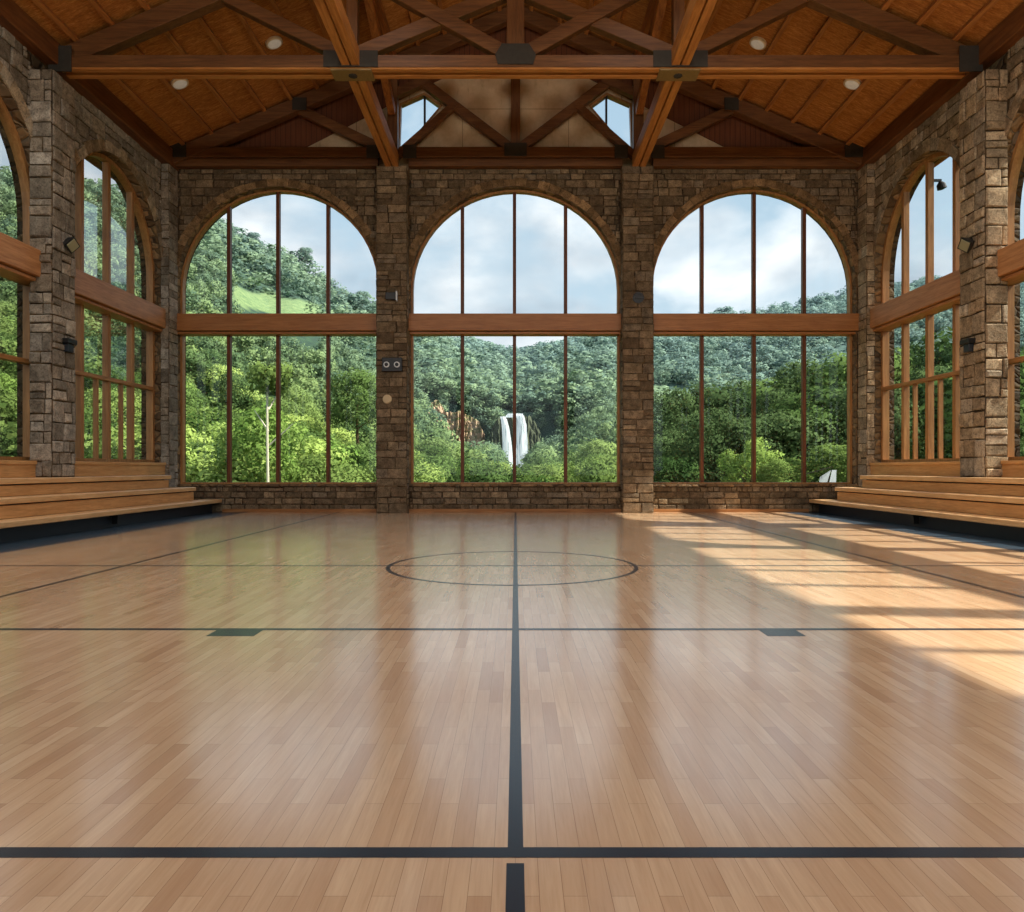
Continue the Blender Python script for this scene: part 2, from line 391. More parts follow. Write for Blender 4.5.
# ------------------------------------------------------------------ stone blocks on a face
PAL_DARK = [srgb(118, 104, 86), srgb(128, 112, 92), srgb(110, 97, 79), srgb(136, 120, 98), srgb(120, 109, 94), srgb(104, 90, 73)]
PAL_GREY = [srgb(150, 144, 134), srgb(134, 128, 118), srgb(160, 152, 140), srgb(122, 116, 106), srgb(142, 133, 120), srgb(154, 149, 140)]
PAL_TAN = [srgb(162, 146, 122), srgb(148, 132, 110), srgb(174, 157, 132), srgb(134, 119, 99), srgb(156, 136, 110), srgb(166, 154, 136)]
def rubble(mb, a0, a1, h0, h1, mp, skip=None, hr=(7, 13), wr=(9, 24), out=(0.5, 1.6), pal=PAL_DARK, gap=0.55, edge=False):
    R = random
    h = h0
    while h < h1 - 0.5:
        hh = R.uniform(*hr)
        if h1 - (h + hh) < hr[0] * 0.6: hh = h1 - h
        a = a0 - (0 if edge else R.uniform(0, wr[0] * 0.6))
        while a < a1 - 0.5:
            ww = R.uniform(*wr) * (0.75 + 0.4 * (hh / hr[1]))
            if a1 - (a + ww) < wr[0] * 0.5: ww = a1 - a
            b0, b1 = max(a, a0), min(a + ww, a1)
            # sometimes two stones stacked in one course
            stk = [(h, h + hh)]
            if hh > hr[0] * 1.45 and R.random() < 0.3:
                m = h + hh * R.uniform(0.4, 0.6); stk = [(h, m), (m, h + hh)]
            for (g0, g1) in stk:
                cells = [(b0, b1, g0, g1)]; done = []
                while cells:
                    q0 = cells.pop()
                    if skip is None or not skip(*q0): done.append(q0)
                    elif max(q0[1] - q0[0], q0[3] - q0[2]) > 4.5:
                        if q0[1] - q0[0] > q0[3] - q0[2]: m = (q0[0] + q0[1]) / 2; cells += [(q0[0], m, q0[2], q0[3]), (m, q0[1], q0[2], q0[3])]
                        else: m = (q0[2] + q0[3]) / 2; cells += [(q0[0], q0[1], q0[2], m), (q0[0], q0[1], m, q0[3])]
                B0, B1 = b0, b1
                for (b0, b1, g0, g1) in done:
                    o = R.uniform(*out); c = R.choice(pal); f = R.uniform(0.75, 1.25); c = [x * f for x in c]
                    kk_ = min(1.0, min(b1 - b0, g1 - g0) / 8); j = lambda k=0.5: R.uniform(-k, k) * kk_
                    g = min(gap, 0.14 * min(b1 - b0, g1 - g0))
                    q = [(b0 + g + j(), g0 + g + j()), (b1 - g + j(), g0 + g + j()), (b1 - g + j(), g1 - g + j()), (b0 + g + j(), g1 - g + j())]
                    ca, ch = (b0 + b1) / 2, (g0 + g1) / 2
                    iw = 1 - 2.0 * 0.9 / max(b1 - b0, 3); ih = 1 - 2.0 * 0.9 / max(g1 - g0, 3)
                    q2 = [(ca + (x - ca) * iw + j(.3), ch + (y - ch) * ih + j(.3)) for x, y in q]
                    vs = [mp(x, y, -0.6) for x, y in q] + [mp(x, y, o * 0.65) for x, y in q] + [mp(x, y, o + j(.25)) for x, y in q2]
                    fs = []
                    for i in range(4):
                        k = (i + 1) % 4
                        fs += [(i, k, 4 + k, 4 + i), (4 + i, 4 + k, 8 + k, 8 + i)]
                    fs.append((8, 9, 10, 11)); fs.append((3, 2, 1, 0))
                    mb.add(vs, fs, c)
                b0, b1 = B0, B1
            a += ww
        h += hh

# ------------------------------------------------------------------ arches
NA = 28
def opening(a0, a1, h0, hs, hap):
    c, r, ry = (a0 + a1) / 2, (a1 - a0) / 2, hap - hs
    pts = [(a0, h0), (a1, h0)]
    for k in range(NA + 1):
        t = math.pi * k / NA; pts.append((c + r * math.cos(t), hs + ry * math.sin(t)))
    return pts
def arch_h(a, a0, a1, hs, hap):
    c, r = (a0 + a1) / 2, (a1 - a0) / 2; q = max(0.0, 1 - ((a - c) / r) ** 2); return hs + (hap - hs) * math.sqrt(q)

def reveal(mp, a0, a1, h0, hs, hap, t0, t1, w, parent):
    m = MB(); m.ring(opening(a0 - 0.4, a1 + 0.4, h0 - 0.4, hs, hap + 0.4), opening(a0 + w, a1 - w, h0 + w * 0.3, hs, hap - w), mp, t0, t1)
    return m.build('arch_reveal', M['reveal'], parent)
def voussoirs(mb, a0, a1, hs, hap, mp, wid=10, out=1.4, depth=-3, n=26, pal=PAL_TAN, lo=None):
    c, r, ry = (a0 + a1) / 2, (a1 - a0) / 2, hap - hs
    for k in range(n):
        t0 = math.pi * (k + 0.02) / n; t1 = math.pi * (k + 0.98) / n; w = wid * random.uniform(0.85, 1.12); o = out * random.uniform(0.6, 1.3)
        q = []
        for (t, rr) in ((t0, 0), (t1, 0), (t1, w), (t0, w)):
            q.append((c + (r + rr) * math.cos(t), hs + (ry + rr) * math.sin(t)))
        f = random.uniform(0.75, 1.2); col = [x * f for x in random.choice(pal)]
        mb.hexa([mp(a, h, depth) for a, h in q] + [mp(a, h, o) for a, h in q], col)

BMAP = lambda a, h, o: P(a, D - o, h)                 # far wall, o towards the room
DX = {-1: 0.0, 1: 4.5}
def SMAP(sg): return lambda a, h, o: P(sg * (XW + DX[sg] - o), a, h)
REAR = -190.0
RMAP = lambda a, h, o: P(a, REAR + o, h)

wn = [0]
def window(mp, a0, a1, h0, hs, hap, tr0, tr1, mull, label, axis, tm, low_rail=None, low_mull=(), t_in=-9.0, proj=4.0, mw=3.4, text=(0, 0), side=False, upper_mat=None):
    """one arched window: frame, transom beam, mullions, glass"""
    wn[0] += 1
    fm = M['framex'] if axis == 0 else M['framey']
    W = 4.2 if side else 3.0
    mb = MB(); lo = opening(a0, a1, h0, hs, hap); li = opening(a0 + W, a1 - W, h0 + (3 if side else 2), hs, hap - W)
    mb.ring(lo, li, mp, t_in - 5, t_in + 1.5)
    root = mb.build('window_%d' % wn[0], M['framez'])
    tag(root, label, 'window', kind='structure')
    for a in mull:
        q = MB(); top = arch_h(a, a0, a1, hs, hap) - 1
        def bx(b0, b1, c0, c1, t0, t1): q.hexa([mp(b0, c0, t0), mp(b1, c0, t0), mp(b1, c0, t1), mp(b0, c0, t1), mp(b0, c1, t0), mp(b1, c1, t0), mp(b1, c1, t1), mp(b0, c1, t1)])
        bx(a - mw / 2, a + mw / 2, h0 + 1, top, t_in - 4.5, t_in + 1)
        q.build('mullion', M['framez'] if side else M['mull'], root, bevel=0.008)
    q = MB()
    def bx2(q, b0, b1, c0, c1, t0, t1): q.hexa([mp(b0, c0, t0), mp(b1, c0, t0), mp(b1, c0, t1), mp(b0, c0, t1), mp(b0, c1, t0), mp(b1, c1, t0), mp(b1, c1, t1), mp(b0, c1, t1)])
    bx2(q, a0 - text[0], a1 + text[1], tr0 + 3, tr1, t_in - 5, proj)
    bx2(q, a0 - text[0], a1 + text[1], tr0, tr0 + 2.4, t_in - 5, proj - 3)
    q.build('transom_beam', tm, root, bevel=0.012)
    if low_rail is not None:
        q = MB(); bx2(q, a0 + 2, a1 - 2, low_rail - 1.7, low_rail + 1.7, t_in - 4, t_in + 2.2); q.build('rail', fm, root, bevel=0.008)
        for a in low_mull:
            q = MB(); bx2(q, a - 1.1, a + 1.1, h0 + 2, low_rail, t_in - 3, t_in + 0.5); q.build('glazing_bar', M['framez'], root)
    for nm, (c0, c1) in (('upper_glass', (tr1 - 1, None)), ('lower_glass', (h0 + 2, tr0 + 1))):
        q = MB()
        if c1 is None:
            pts = [(a0 + 3, c0), (a1 - 3, c0)] + [(x, y) for x, y in opening(a0 + 3, a1 - 3, c0, hs, hap - 3)[2:]]
        else:
            pts = [(a0 + 3, c0), (a1 - 3, c0), (a1 - 3, c1), (a0 + 3, c1)]
        q.add([mp(a, h, t_in - 1.8) for a, h in pts], [tuple(range(len(pts)))])
        g = q.build(nm, M['glassl' if 'left wall' in label else 'glass'], root, recalc=False)
    return root

# ------------------------------------------------------------------ floor
fl = MB(); fl.box(-XW - 24, XW + 24, REAR - 24, D + 22, -50, -44); floor = fl.build('floor', M['floor']); tag(floor, 'glossy maple plank sports floor with dark court lines', 'floor', kind='structure')
def line(x0, x1, d0, d1, nm='court_line', mat='line', lift=0.05):
    m = MB(); m.box(x0, x1, d0, d1, -44.0 + lift - 0.04, -44.0 + lift); return m.build(nm, M[mat], floor)
line(-0.9, 0.9, 84.4, 729); line(-1.0, 0.95, 20, 81.2)
line(-300, 300, 82.4, 84.6, lift=0.06)
line(-264, 264, 198.0, 200.2, lift=0.06)
line(-264, 264, 327.6, 329.6, lift=0.06)
line(-177, -175, 200, 729, lift=0.07); line(172, 174.2, 200, 729, lift=0.07)
for (x0, x1) in ((-81, -68.5), (66, 76)):
    line(x0, x1, 191.0, 198.0, 'lane_block', lift=0.05)
c = MB(); n = 96
for k in range(n):
    t0, t1 = 2 * math.pi * k / n, 2 * math.pi * (k + 1) / n
    q = [(54.3, t0), (56.1, t0), (56.1, t1), (54.3, t1)]
    c.hexa([P(-1.5 + r * math.cos(t), 329 + r * math.sin(t), -43.99) for r, t in q] + [P(-1.5 + r * math.cos(t), 329 + r * math.sin(t), -43.92) for r, t in q])
c.build('centre_circle', M['line'], floor)
for sg in (-1, 1):
    x0, x1 = sorted((sg * 266, sg * 303)); line(x0, x1, REAR, 729, 'floor_border', 'apron', 0.05)

# ------------------------------------------------------------------ far wall
HT = 299.0
BW = [(-339.5, -136.0), (-106.5, 106.0), (135.5, 341.0)]
HS, HA, H0 = 180.0, 282.0, -16.5
w = MB()
w.slab([(-XW - 26, -44), (XW + 26, -44), (XW + 26, HT), (-XW - 26, HT)], [opening(a, b, H0, HS, HA) for a, b in BW], BMAP, -22, 0)
wall_back = w.build('wall_back', M['rough']); tag(wall_back, 'dark brown stone far wall with three tall arches', 'wall', kind='structure')
def skip_back(b0, b1, g0, g1):
    if b0 < -338 or b1 > 342.5 or (b1 > -136 and b0 < -107 and g1 < 297) or (b1 > 106 and b0 < 135 and g1 < 297): return True
    for a0, a1 in BW:
        for a in (b0, (b0 + b1) / 2, b1):
            for g in (g0, g1):
                if a0 - 0.5 < a < a1 + 0.5 and H0 - 1 < g < arch_h(a, a0, a1, HS, HA) + 4: return True
    return False
st = MB(); rubble(st, -XW, XW + 4.5, -44, HT, BMAP, skip_back, hr=(6, 11), wr=(8, 22), out=(0.3, 1.1), pal=PAL_DARK)
st.build('stonework', M['stone'], wall_back, color=True)
for a0, a1 in BW:
    v = MB(); voussoirs(v, a0, a1, HS, HA, BMAP, 7.0, 1.2, -1, 30, [srgb(150, 124, 92), srgb(134, 110, 82), srgb(120, 98, 72)]); v.build('arch_surround', M['stone'], wall_back, color=True); reveal(BMAP, a0, a1, H0, HS, HA, -8, 0.6, 0.9, wall_back)
    s = MB(); s.box(a0 - 1, a1 + 1, D - 2.2, D + 12, H0 - 1.8, H0); s.build('stone_sill', M['reveal'], wall_back)
b = MB(); b.box(-292, 292, D - 3.4, D - 1.5, -44, -40.8); bb = b.build('baseboard_back', M['base'], bevel=0.005); tag(bb, 'thin wooden baseboard along the far wall', 'baseboard', kind='structure')

WL = ['tall arched window at left of the far wall, hillside outside', 'tall arched window in the middle of the far wall, waterfall outside', 'tall arched window at right of the far wall, clouds outside']
MX = [[(229.5 - CX), (278.5 - CX), (328.5 - CX)], [(462.5 - CX), (514.5 - CX), (565.5 - CX)], [(701.5 - CX), (753.5 - CX), (803.5 - CX)]]
for (a0, a1), ms, lb in zip(BW, MX, WL):
    ms = [m * (D + 11) / D for m in ms]
    window(BMAP, a0, a1, H0, HS, HA, 134, 154, ms, lb, 0, M['transx'], proj=3.0, text=(3, 3))

# columns on the far wall
def pilaster(name, faces, core, pal, label, cat, hr, wr, out, group=None):
    e = MB(); e.box(*core); o = e.build(name, M['rough']); tag(o, label, cat, group)
    s_ = MB()
    for (a0, a1, h0, h1, mp) in faces: rubble(s_, a0, a1, h0, h1, mp, None, hr, wr, out, pal, 0.5, True)
    s_.build('stonework', M['stone'], o, color=True)
    return o
for sg, cxp, lb in ((-1, -121.6, 'stone column on the far wall left of the middle window, with emergency light'), (1, 120.4, 'stone column on the far wall right of the middle window')):
    x0, x1, df = cxp - 15, cxp + 15, 717.0
    pilaster('stone_column', [(x0, x1, -44, 297, lambda a, h, o, df=df: P(a, df - o, h)),
                              (df, D, -44, 297, lambda a, h, o, x=x1: P(x + o, a, h)),
                              (df, D, -44, 297, lambda a, h, o, x=x0: P(x - o, a, h))],
             (x0, x1, df, D, -44, 297), PAL_DARK, lb, 'column', (6, 11), (9, 20), (0.2, 0.8))

# ------------------------------------------------------------------ side walls
SC = [635 - 178 * k for k in range(5)]
SR, SH0, SHS, SHA = 79.0, 5.0, 182.0, 270.0
SPEC = [(c_ - SR, c_ + SR, SHS, SHA) if k < 2 else (c_ - 86, c_ + (92 if k == 2 else 86), 262.0, 282.0) for k, c_ in enumerate(SC)]  # unseen nearer openings widened and flattened to shape the sun patch
def skip_side(b0, b1, g0, g1):
    if (b1 > 521 and b0 < 546) or b1 > 712.5: return True
    for c_ in SC:
        a0, a1, SHS, SHA = SPEC[SC.index(c_)]
        for a in (b0, (b0 + b1) / 2, b1):
            for g in (g0, g1):
                if a0 - 0.5 < a < a1 + 0.5 and SH0 - 1 < g < arch_h(a, a0, a1, SHS, SHA) + 5: return True
    return False
names = {-1: 'left', 1: 'right'}
for sg in (-1, 1):
    mp = SMAP(sg)
    w = MB(); w.slab([(REAR - 24, -44), (D + 22, -44), (D + 22, HT), (REAR - 24, HT)], [opening(a_, b_, SH0, hs_, ha_) for a_, b_, hs_, ha_ in SPEC], mp, -20, 0)
    wl = w.build('wall_' + names[sg], M['rough']); tag(wl, names[sg] + ' side wall of rough stone with arched windows', 'wall', kind='structure')
    st = MB(); rubble(st, 360, D, -5.5, HT, mp, skip_side, hr=(8, 15), wr=(9, 26), out=(0.4, 1.8), pal=PAL_GREY if sg < 0 else PAL_TAN)
    st.build('stonework', M['stone'], wl, color=True)
    for c_ in SC[:2]:
        v = MB(); voussoirs(v, c_ - SR, c_ + SR, SHS, SHA, mp, 9, 2.0, -1, 24, PAL_TAN); v.build('arch_surround', M['stone'], wl, color=True); reveal(mp, c_ - SR, c_ + SR, SH0, SHS, SHA, -7, 0.8, 1.0, wl)
    for k, c_ in enumerate(SC):
        lb = ['arched side window on the %s wall, next to the far wall' , 'arched side window on the %s wall, cut off by the photo edge', 'unseen side window on the %s wall, widened for sunlight, third from the far wall', 'unseen side window on the %s wall, widened for sunlight, fourth from the far wall', 'unseen side window on the %s wall, widened for sunlight, nearest the camera'][k] % names[sg]
        ms = [c_ - 39.5, c_, c_ + 39.5]
        window(mp, SPEC[k][0], SPEC[k][1], SH0, SPEC[k][2], SPEC[k][3], 133, 155, ms, lb, 1, M['transy'], low_rail=77, low_mull=(c_ - 17, c_ + 22), t_in=-8, proj=(5.0 if k == 0 else 8.0), mw=4.2, text=(-3, 3) if k == 0 else (-3, 3), side=True)
    # pilaster
    X0, d0, d1 = 330.0 + DX[sg], 520.0, (546.5 if sg < 0 else 549.0); XV = XW + DX[sg]
    pf = [(min(sg * X0, sg * XV), max(sg * X0, sg * XV), -6.5, 284, lambda a, h, o: P(a, d0 - o, h)),
          (d0, d1, -6.5, 284, lambda a, h, o, sg=sg, X0=X0: P(sg * (X0 - o), a, h)),
          (min(sg * X0, sg * XV), max(sg * X0, sg * XV), -6.5, 284, lambda a, h, o: P(a, d1 + o, h))]
    pilaster('stone_pilaster', pf, (*sorted((sg * X0, sg * XV)), d0, d1, -44, 284), PAL_GREY if sg < 0 else PAL_TAN,
             'stone pilaster rising from the %s bleacher, floodlight on it' % names[sg], 'pilaster', (8, 16), (8, 15), (0.3, 1.8))
    # corner pier
    pier = MB(); pier.box(*sorted((sg * (338 + DX[sg]), sg * XV)), 712, D - 0.1, -44, 297); pr = pier.build('stone_corner_pier', M['rough'])
    tag(pr, 'narrow stone pier in the %s corner of the far wall' % names[sg], 'pier')
    s_ = MB()
    rubble(s_, *sorted((sg * (338 + DX[sg]), sg * XV)), -44, 297, lambda a, h, o: P(a, 712 - o, h), None, (8, 15), (7, 12), (0.2, 1.0), PAL_GREY if sg < 0 else PAL_TAN, 0.4, True)
    rubble(s_, 712, D, -44, 297, lambda a, h, o, sg=sg: P(sg * (338 + DX[sg] - o), a, h), None, (8, 15), (9, 18), (0.2, 1.0), PAL_GREY if sg < 0 else PAL_TAN, 0.4, True)
    s_.build('stonework', M['stone'], pr, color=True)

# unseen rear wall behind the camera, arches opened to let sky light in
w = MB(); w.slab([(-XW - 26, -44), (XW + 26, -44), (XW + 26, HT), (-XW - 26, HT)], [opening(a, b_, H0, HS, HA) for a, b_ in BW], RMAP, -22, 0)
w.slab([(-XW - 26, HT), (XW + 26, HT), (0, 458)], [], RMAP, -22, 0)
wr_ = w.build('wall_rear', M['rough']); tag(wr_, 'stone wall behind the camera with three open arches', 'wall', kind='structure')

# ------------------------------------------------------------------ roof
RID, SL = 460.0, 0.4274
R_ = lambda X: RID - SL * abs(X)
rf = MB()
for sg in (-1, 1):
    xs = [0, sg * 402]
    q = [(0, R_(0)), (sg * 402, R_(402)), (sg * 402, R_(402) + 9), (0, R_(0) + 9)]  # unseen eave overhang sized so its shadow edges the sun patch
    rf.hexa([P(a, REAR - 60, h) for a, h in q] + [P(a, D + 28, h) for a, h in q])
ceil = rf.build('ceiling', M['ceil']); tag(ceil, 'sloping warm brown board ceiling', 'ceiling', kind='structure')
for sg in (-1, 1):
    e = MB(); e.box(*sorted((sg * (336 + DX[sg]), sg * (348 + DX[sg]))), REAR, D, 296.5, 313); o = e.build('eave_beam', M['dky'], bevel=0.015)
    tag(o, 'long brown wooden wall plate beam under the %s eave' % names[sg], 'beam')

# gable above the far wall
GM = lambda a, h, o: P(a, D + 4 - o, h)
rake = lambda X: 316 + 0.506 * (222.5 - abs(X))
k = D / (D + 4)
gw = []
for sg in (-1, 1):
    pl = [(sg * 118.5, 304 + 7), (sg * 116.5, 366), (sg * 91.5, 377), (sg * 73.5, 364)]
    gw.append(pl)
cr = MB(); cr.slab([(-258, 298), (258, 298), (0, rake(0))], gw, GM, -10, 0)
g1 = cr.build('wall_gable', M['cream']); tag(g1, 'cream panelled gable triangle above the far wall', 'wall', kind='structure')
bd = MB()
for sg in (-1, 1):
    bd.slab([(sg * 258, 298), (sg * 372, 298), (sg * 372, R_(372) + 4), (0, RID + 4), (0, rake(0))], [], GM, -10, 1.0)
bdo = bd.build('trim_1', M['boards'], g1); 
for pl, sg in zip(gw, (-1, 1)):
    wn[0] += 1
    cx_ = sum(p[0] for p in pl) / 4; cy_ = sum(p[1] for p in pl) / 4
    inn = [(cx_ + (a - cx_) * 0.90, cy_ + (h - cy_) * 0.90) for a, h in pl]
    q = MB(); q.ring(pl, inn, GM, -6, 1.2); o = q.build('window_%d' % wn[0], M['framez'])
    tag(o, 'small slanted gable window high on the %s of the far wall' % names[sg], 'window', kind='structure')
    q = MB(); xa = sg * 91.5
    hb = 311 + (364 - 311) * (118.5 - 91.5) / (118.5 - 73.5)
    q.hexa([GM(xa + dx, hh, t) for hh in (hb + 1, 376) for dx, t in ((-0.9, -4), (0.9, -4), (0.9, 0), (-0.9, 0))]); q.build('mullion', M['steel'], o)
    q = MB(); q.add([GM(a, h, -3) for a, h in inn], [(0, 1, 2, 3)]); q.build('glass', M['glass'], o, recalc=False)

# trusses --------------------------------------------------------------------
def plate(root, pts, d, t=0.8):
    q = MB(); q.slab(pts, [], lambda a, h, o: P(a, d - o, h), 0, t); q.build('gusset_plate', M['steel'], root)
def rect(cx_, cy_, w_, h_): return [(cx_ - w_ / 2, cy_ - h_ / 2), (cx_ + w_ / 2, cy_ - h_ / 2), (cx_ + w_ / 2, cy_ + h_ / 2), (cx_ - w_ / 2, cy_ + h_ / 2)]

def truss_front():
    d0, d1 = 538.0, 552.0; dm = 545.0
    t = empty('roof_truss', P(0, dm, 294), 'front timber roof truss spanning the hall with grooved tie beam', 'truss')
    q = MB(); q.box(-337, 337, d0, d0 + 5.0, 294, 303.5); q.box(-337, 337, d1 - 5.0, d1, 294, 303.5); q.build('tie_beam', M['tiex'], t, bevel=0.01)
    q = MB(); q.box(-337, 337, d0 + 4.9, d1 - 4.9, 298.5, 303); q.build('groove_filler', M['dkx'], t)  # dark wood puts the groove's shade into the recess colour
    q = MB(); q.box(-336, 336, d0 - 0.7, d0 - 0.05, 295.3, 304); q.build('face_shade', M['dkx'], t)  # thin dark strip painting the shaded front of the tie beam
    for sg in (-1, 1):
        q = MB(); q.beam((sg * 340, dm, R_(340) - 12), (0, dm, R_(0) - 12), 9, 14); q.build('rafter', M['dkx'], t, bevel=0.01)
        q = MB(); q.box(sg * 121.3 - 4, sg * 121.3 + 4, dm - 4, dm + 4, 303, R_(121) - 18); q.build('post', M['dkz'], t)
        q = MB(); q.beam((sg * 124, dm, 305), (sg * 216, dm, R_(216) - 17), 8, 9); q.build('strut', M['dkx'], t, bevel=0.01)
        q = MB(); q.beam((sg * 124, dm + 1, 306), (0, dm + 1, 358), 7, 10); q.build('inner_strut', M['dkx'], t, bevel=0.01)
        q = MB(); q.beam((sg * 4, dm - 1, 306), (sg * 140, dm - 1, R_(140) - 18), 7, 10); q.build('diagonal', M['dkx'], t, bevel=0.01)
        plate(t, rect(sg * 121.3, 301, 40, 12), d0 - 0.8)
        plate(t, rect(sg * 335, 301, 17, 19), d0 - 0.8)
    q = MB(); q.box(-6.5, 6.5, dm - 5, dm + 5, 303, R_(0) - 16); q.build('king_post', M['dkz'], t, bevel=0.01)
    plate(t, [(-13, 297), (13, 297), (15, 304), (10, 312), (-10, 312), (-15, 304)], d0 - 0.8)
    for sg in (-1, 1):
        q = MB(); q.box(sg * 121.3 - 15, sg * 121.3 + 15, d0 - 0.6, d1 + 0.6, 292.8, 294.1); pb = q.build('joint_plate', M['plate'], t)
        q = MB(); q.lathe(P(sg * 121.3, dm, 293.0), (0, 0, -1), [(0.10, 0), (0.10, 0.02), (0.06, 0.035), (0.0, 0.04)], 8); q.build('bolt', M['steel'], pb)
truss_front()
def truss_back():
    dm = 722.0
    t = empty('roof_truss', P(0, dm, 299), 'rear timber roof truss set against the gable of the far wall', 'truss')
    for (x0, x1) in ((-344, -136), (-106, 106), (136, 344)):
        q = MB(); q.box(x0, x1, dm - 4, dm + 7, 306.5, 316); q.box(x0, x1, dm - 1, dm + 7, 298.5, 306); q.build('tie_beam', M['dkx'], t, bevel=0.01)
    for sg in (-1, 1):
        q = MB(); q.beam((sg * 342, dm, R_(342) - 10), (0, dm, R_(0) - 10), 10, 13); q.build('rafter', M['dkx'], t, bevel=0.01)
        q = MB(); q.box(sg * 121.3 - 5, sg * 121.3 + 5, dm - 3, dm + 5, 299, R_(121) - 16); q.build('post', M['dkz'], t)
        q = MB(); q.beam((sg * 128, dm + 2, 314), (sg * 214, dm + 2, R_(214) - 14), 7, 9); q.build('strut', M['dkx'], t, bevel=0.01)
        q = MB(); q.beam((sg * 6, dm + 3, 318), (sg * 96, dm + 3, 386), 7, 9); q.build('diagonal', M['dkx'], t, bevel=0.01)
        q = MB(); q.beam((sg * 118, dm + 2, 309), (sg * 60, dm + 2, 360), 7, 7); q.build('window_strut', M['dkx'], t, bevel=0.01)
        q = MB(); q.beam((sg * 119, dm + 2, 370.5), (sg * 86, dm + 2, 385.5), 7, 8); q.build('window_header', M['dkx'], t)
        plate(t, rect(sg * 140, 311, 13, 13), dm - 4); plate(t, rect(sg * 104, 311, 13, 13), dm - 4)
        plate(t, rect(sg * 332, 312, 18, 14), dm - 6)
        plate(t, rect(sg * 212, R_(212) - 12, 14, 12), dm - 5.5)
    q = MB(); q.box(-4.6, 4.6, dm - 3, dm + 5, 316, R_(0) - 14); q.build('king_post', M['dkz'], t, bevel=0.01)
    plate(t, rect(0, 313, 22, 13), dm - 4.5)
truss_back()

for sg in (-1, 1):
    q = MB(); c_ = sg * 121.3
    d1 = 717.5
    q.box(c_ - 6.6, c_ - 0.6, REAR, d1, 296, 308); q.box(c_ + 0.6, c_ + 6.6, REAR, d1, 296, 308); q.box(c_ - 1, c_ + 1, REAR, d1, 299, 307)
    o = q.build('longitudinal_beam', M['girdy'], bevel=0.01); tag(o, 'long grooved wooden beam running to the %s column of the far wall' % names[sg], 'beam')
    q = MB(); q.box(c_ - 5, c_ - 0.5, REAR, D, R_(121) - 14, R_(126) - 0.3); q.box(c_ + 0.5, c_ + 5, REAR, D, R_(121) - 14, R_(126) - 0.3)
    o = q.build('roof_plate_beam', M['beamy']); tag(o, 'doubled roof beam high under the %s roof slope' % names[sg], 'beam')
    q = MB(); q.beam((c_, 600, R_(121) - 19), (c_, 716, 350), 7, 9, Vector((1, 0, 0))); o = q.build('knee_brace', M['beamy'], bevel=0.01)
    tag(o, 'slanting wooden knee brace beside the %s gable window' % names[sg], 'brace')
ordw = ['first', 'second', 'third', 'fourth', 'fifth', 'sixth', 'seventh', 'eighth', 'ninth', 'tenth', 'eleventh', 'twelfth']
for sg in (-1, 1):
    i = 0
    for X in (326, 299, 273, 247, 221, 195, 169, 146, 96, 70, 44, 16):
        q = MB(); q.beam((sg * X, REAR, R_(X) - 2.2), (sg * X, D, R_(X) - 2.2), 3.6, 4.6, Vector((1, 0, -sg * SL)).normalized()); o = q.build('roof_purlin', M['purl'])
        tag(o, 'slim wooden roof purlin, %s up from the %s eave' % (ordw[i], names[sg]), 'purlin', 'roof purlins under the ceiling boards'); i += 1

# ceiling lights
def clight(X, d, lb, lamp=True):
    o = P(X, d, R_(X) - 0.2); nrm = Vector((math.copysign(SL, X), 0, 1)).normalized() * -1
    e = empty('ceiling_light', o, lb, 'ceiling light', 'round ceiling lights')
    q = MB(); q.lathe(o, nrm, [(0.225, 0), (0.225, 0.05), (0.185, 0.07), (0.18, 0.05)], 28); q.build('rim', M['ivory'], e, smooth=False)
    q = MB(); q.lathe(o, nrm, [(0.178, 0.04), (0.178, 0.062), (0.12, 0.085), (0.03, 0.095)], 28); q.build('diffuser', M['diff'], e, smooth=False)
    return e
clight(-292, 634, 'round ceiling light at lower left, nearer the left eave')
clight(-210, 634, 'round ceiling light at upper left, nearer the ridge')
clight(211, 634, 'round ceiling light at upper right, nearer the ridge')
clight(293, 634, 'round ceiling light at lower right, nearer the right eave')

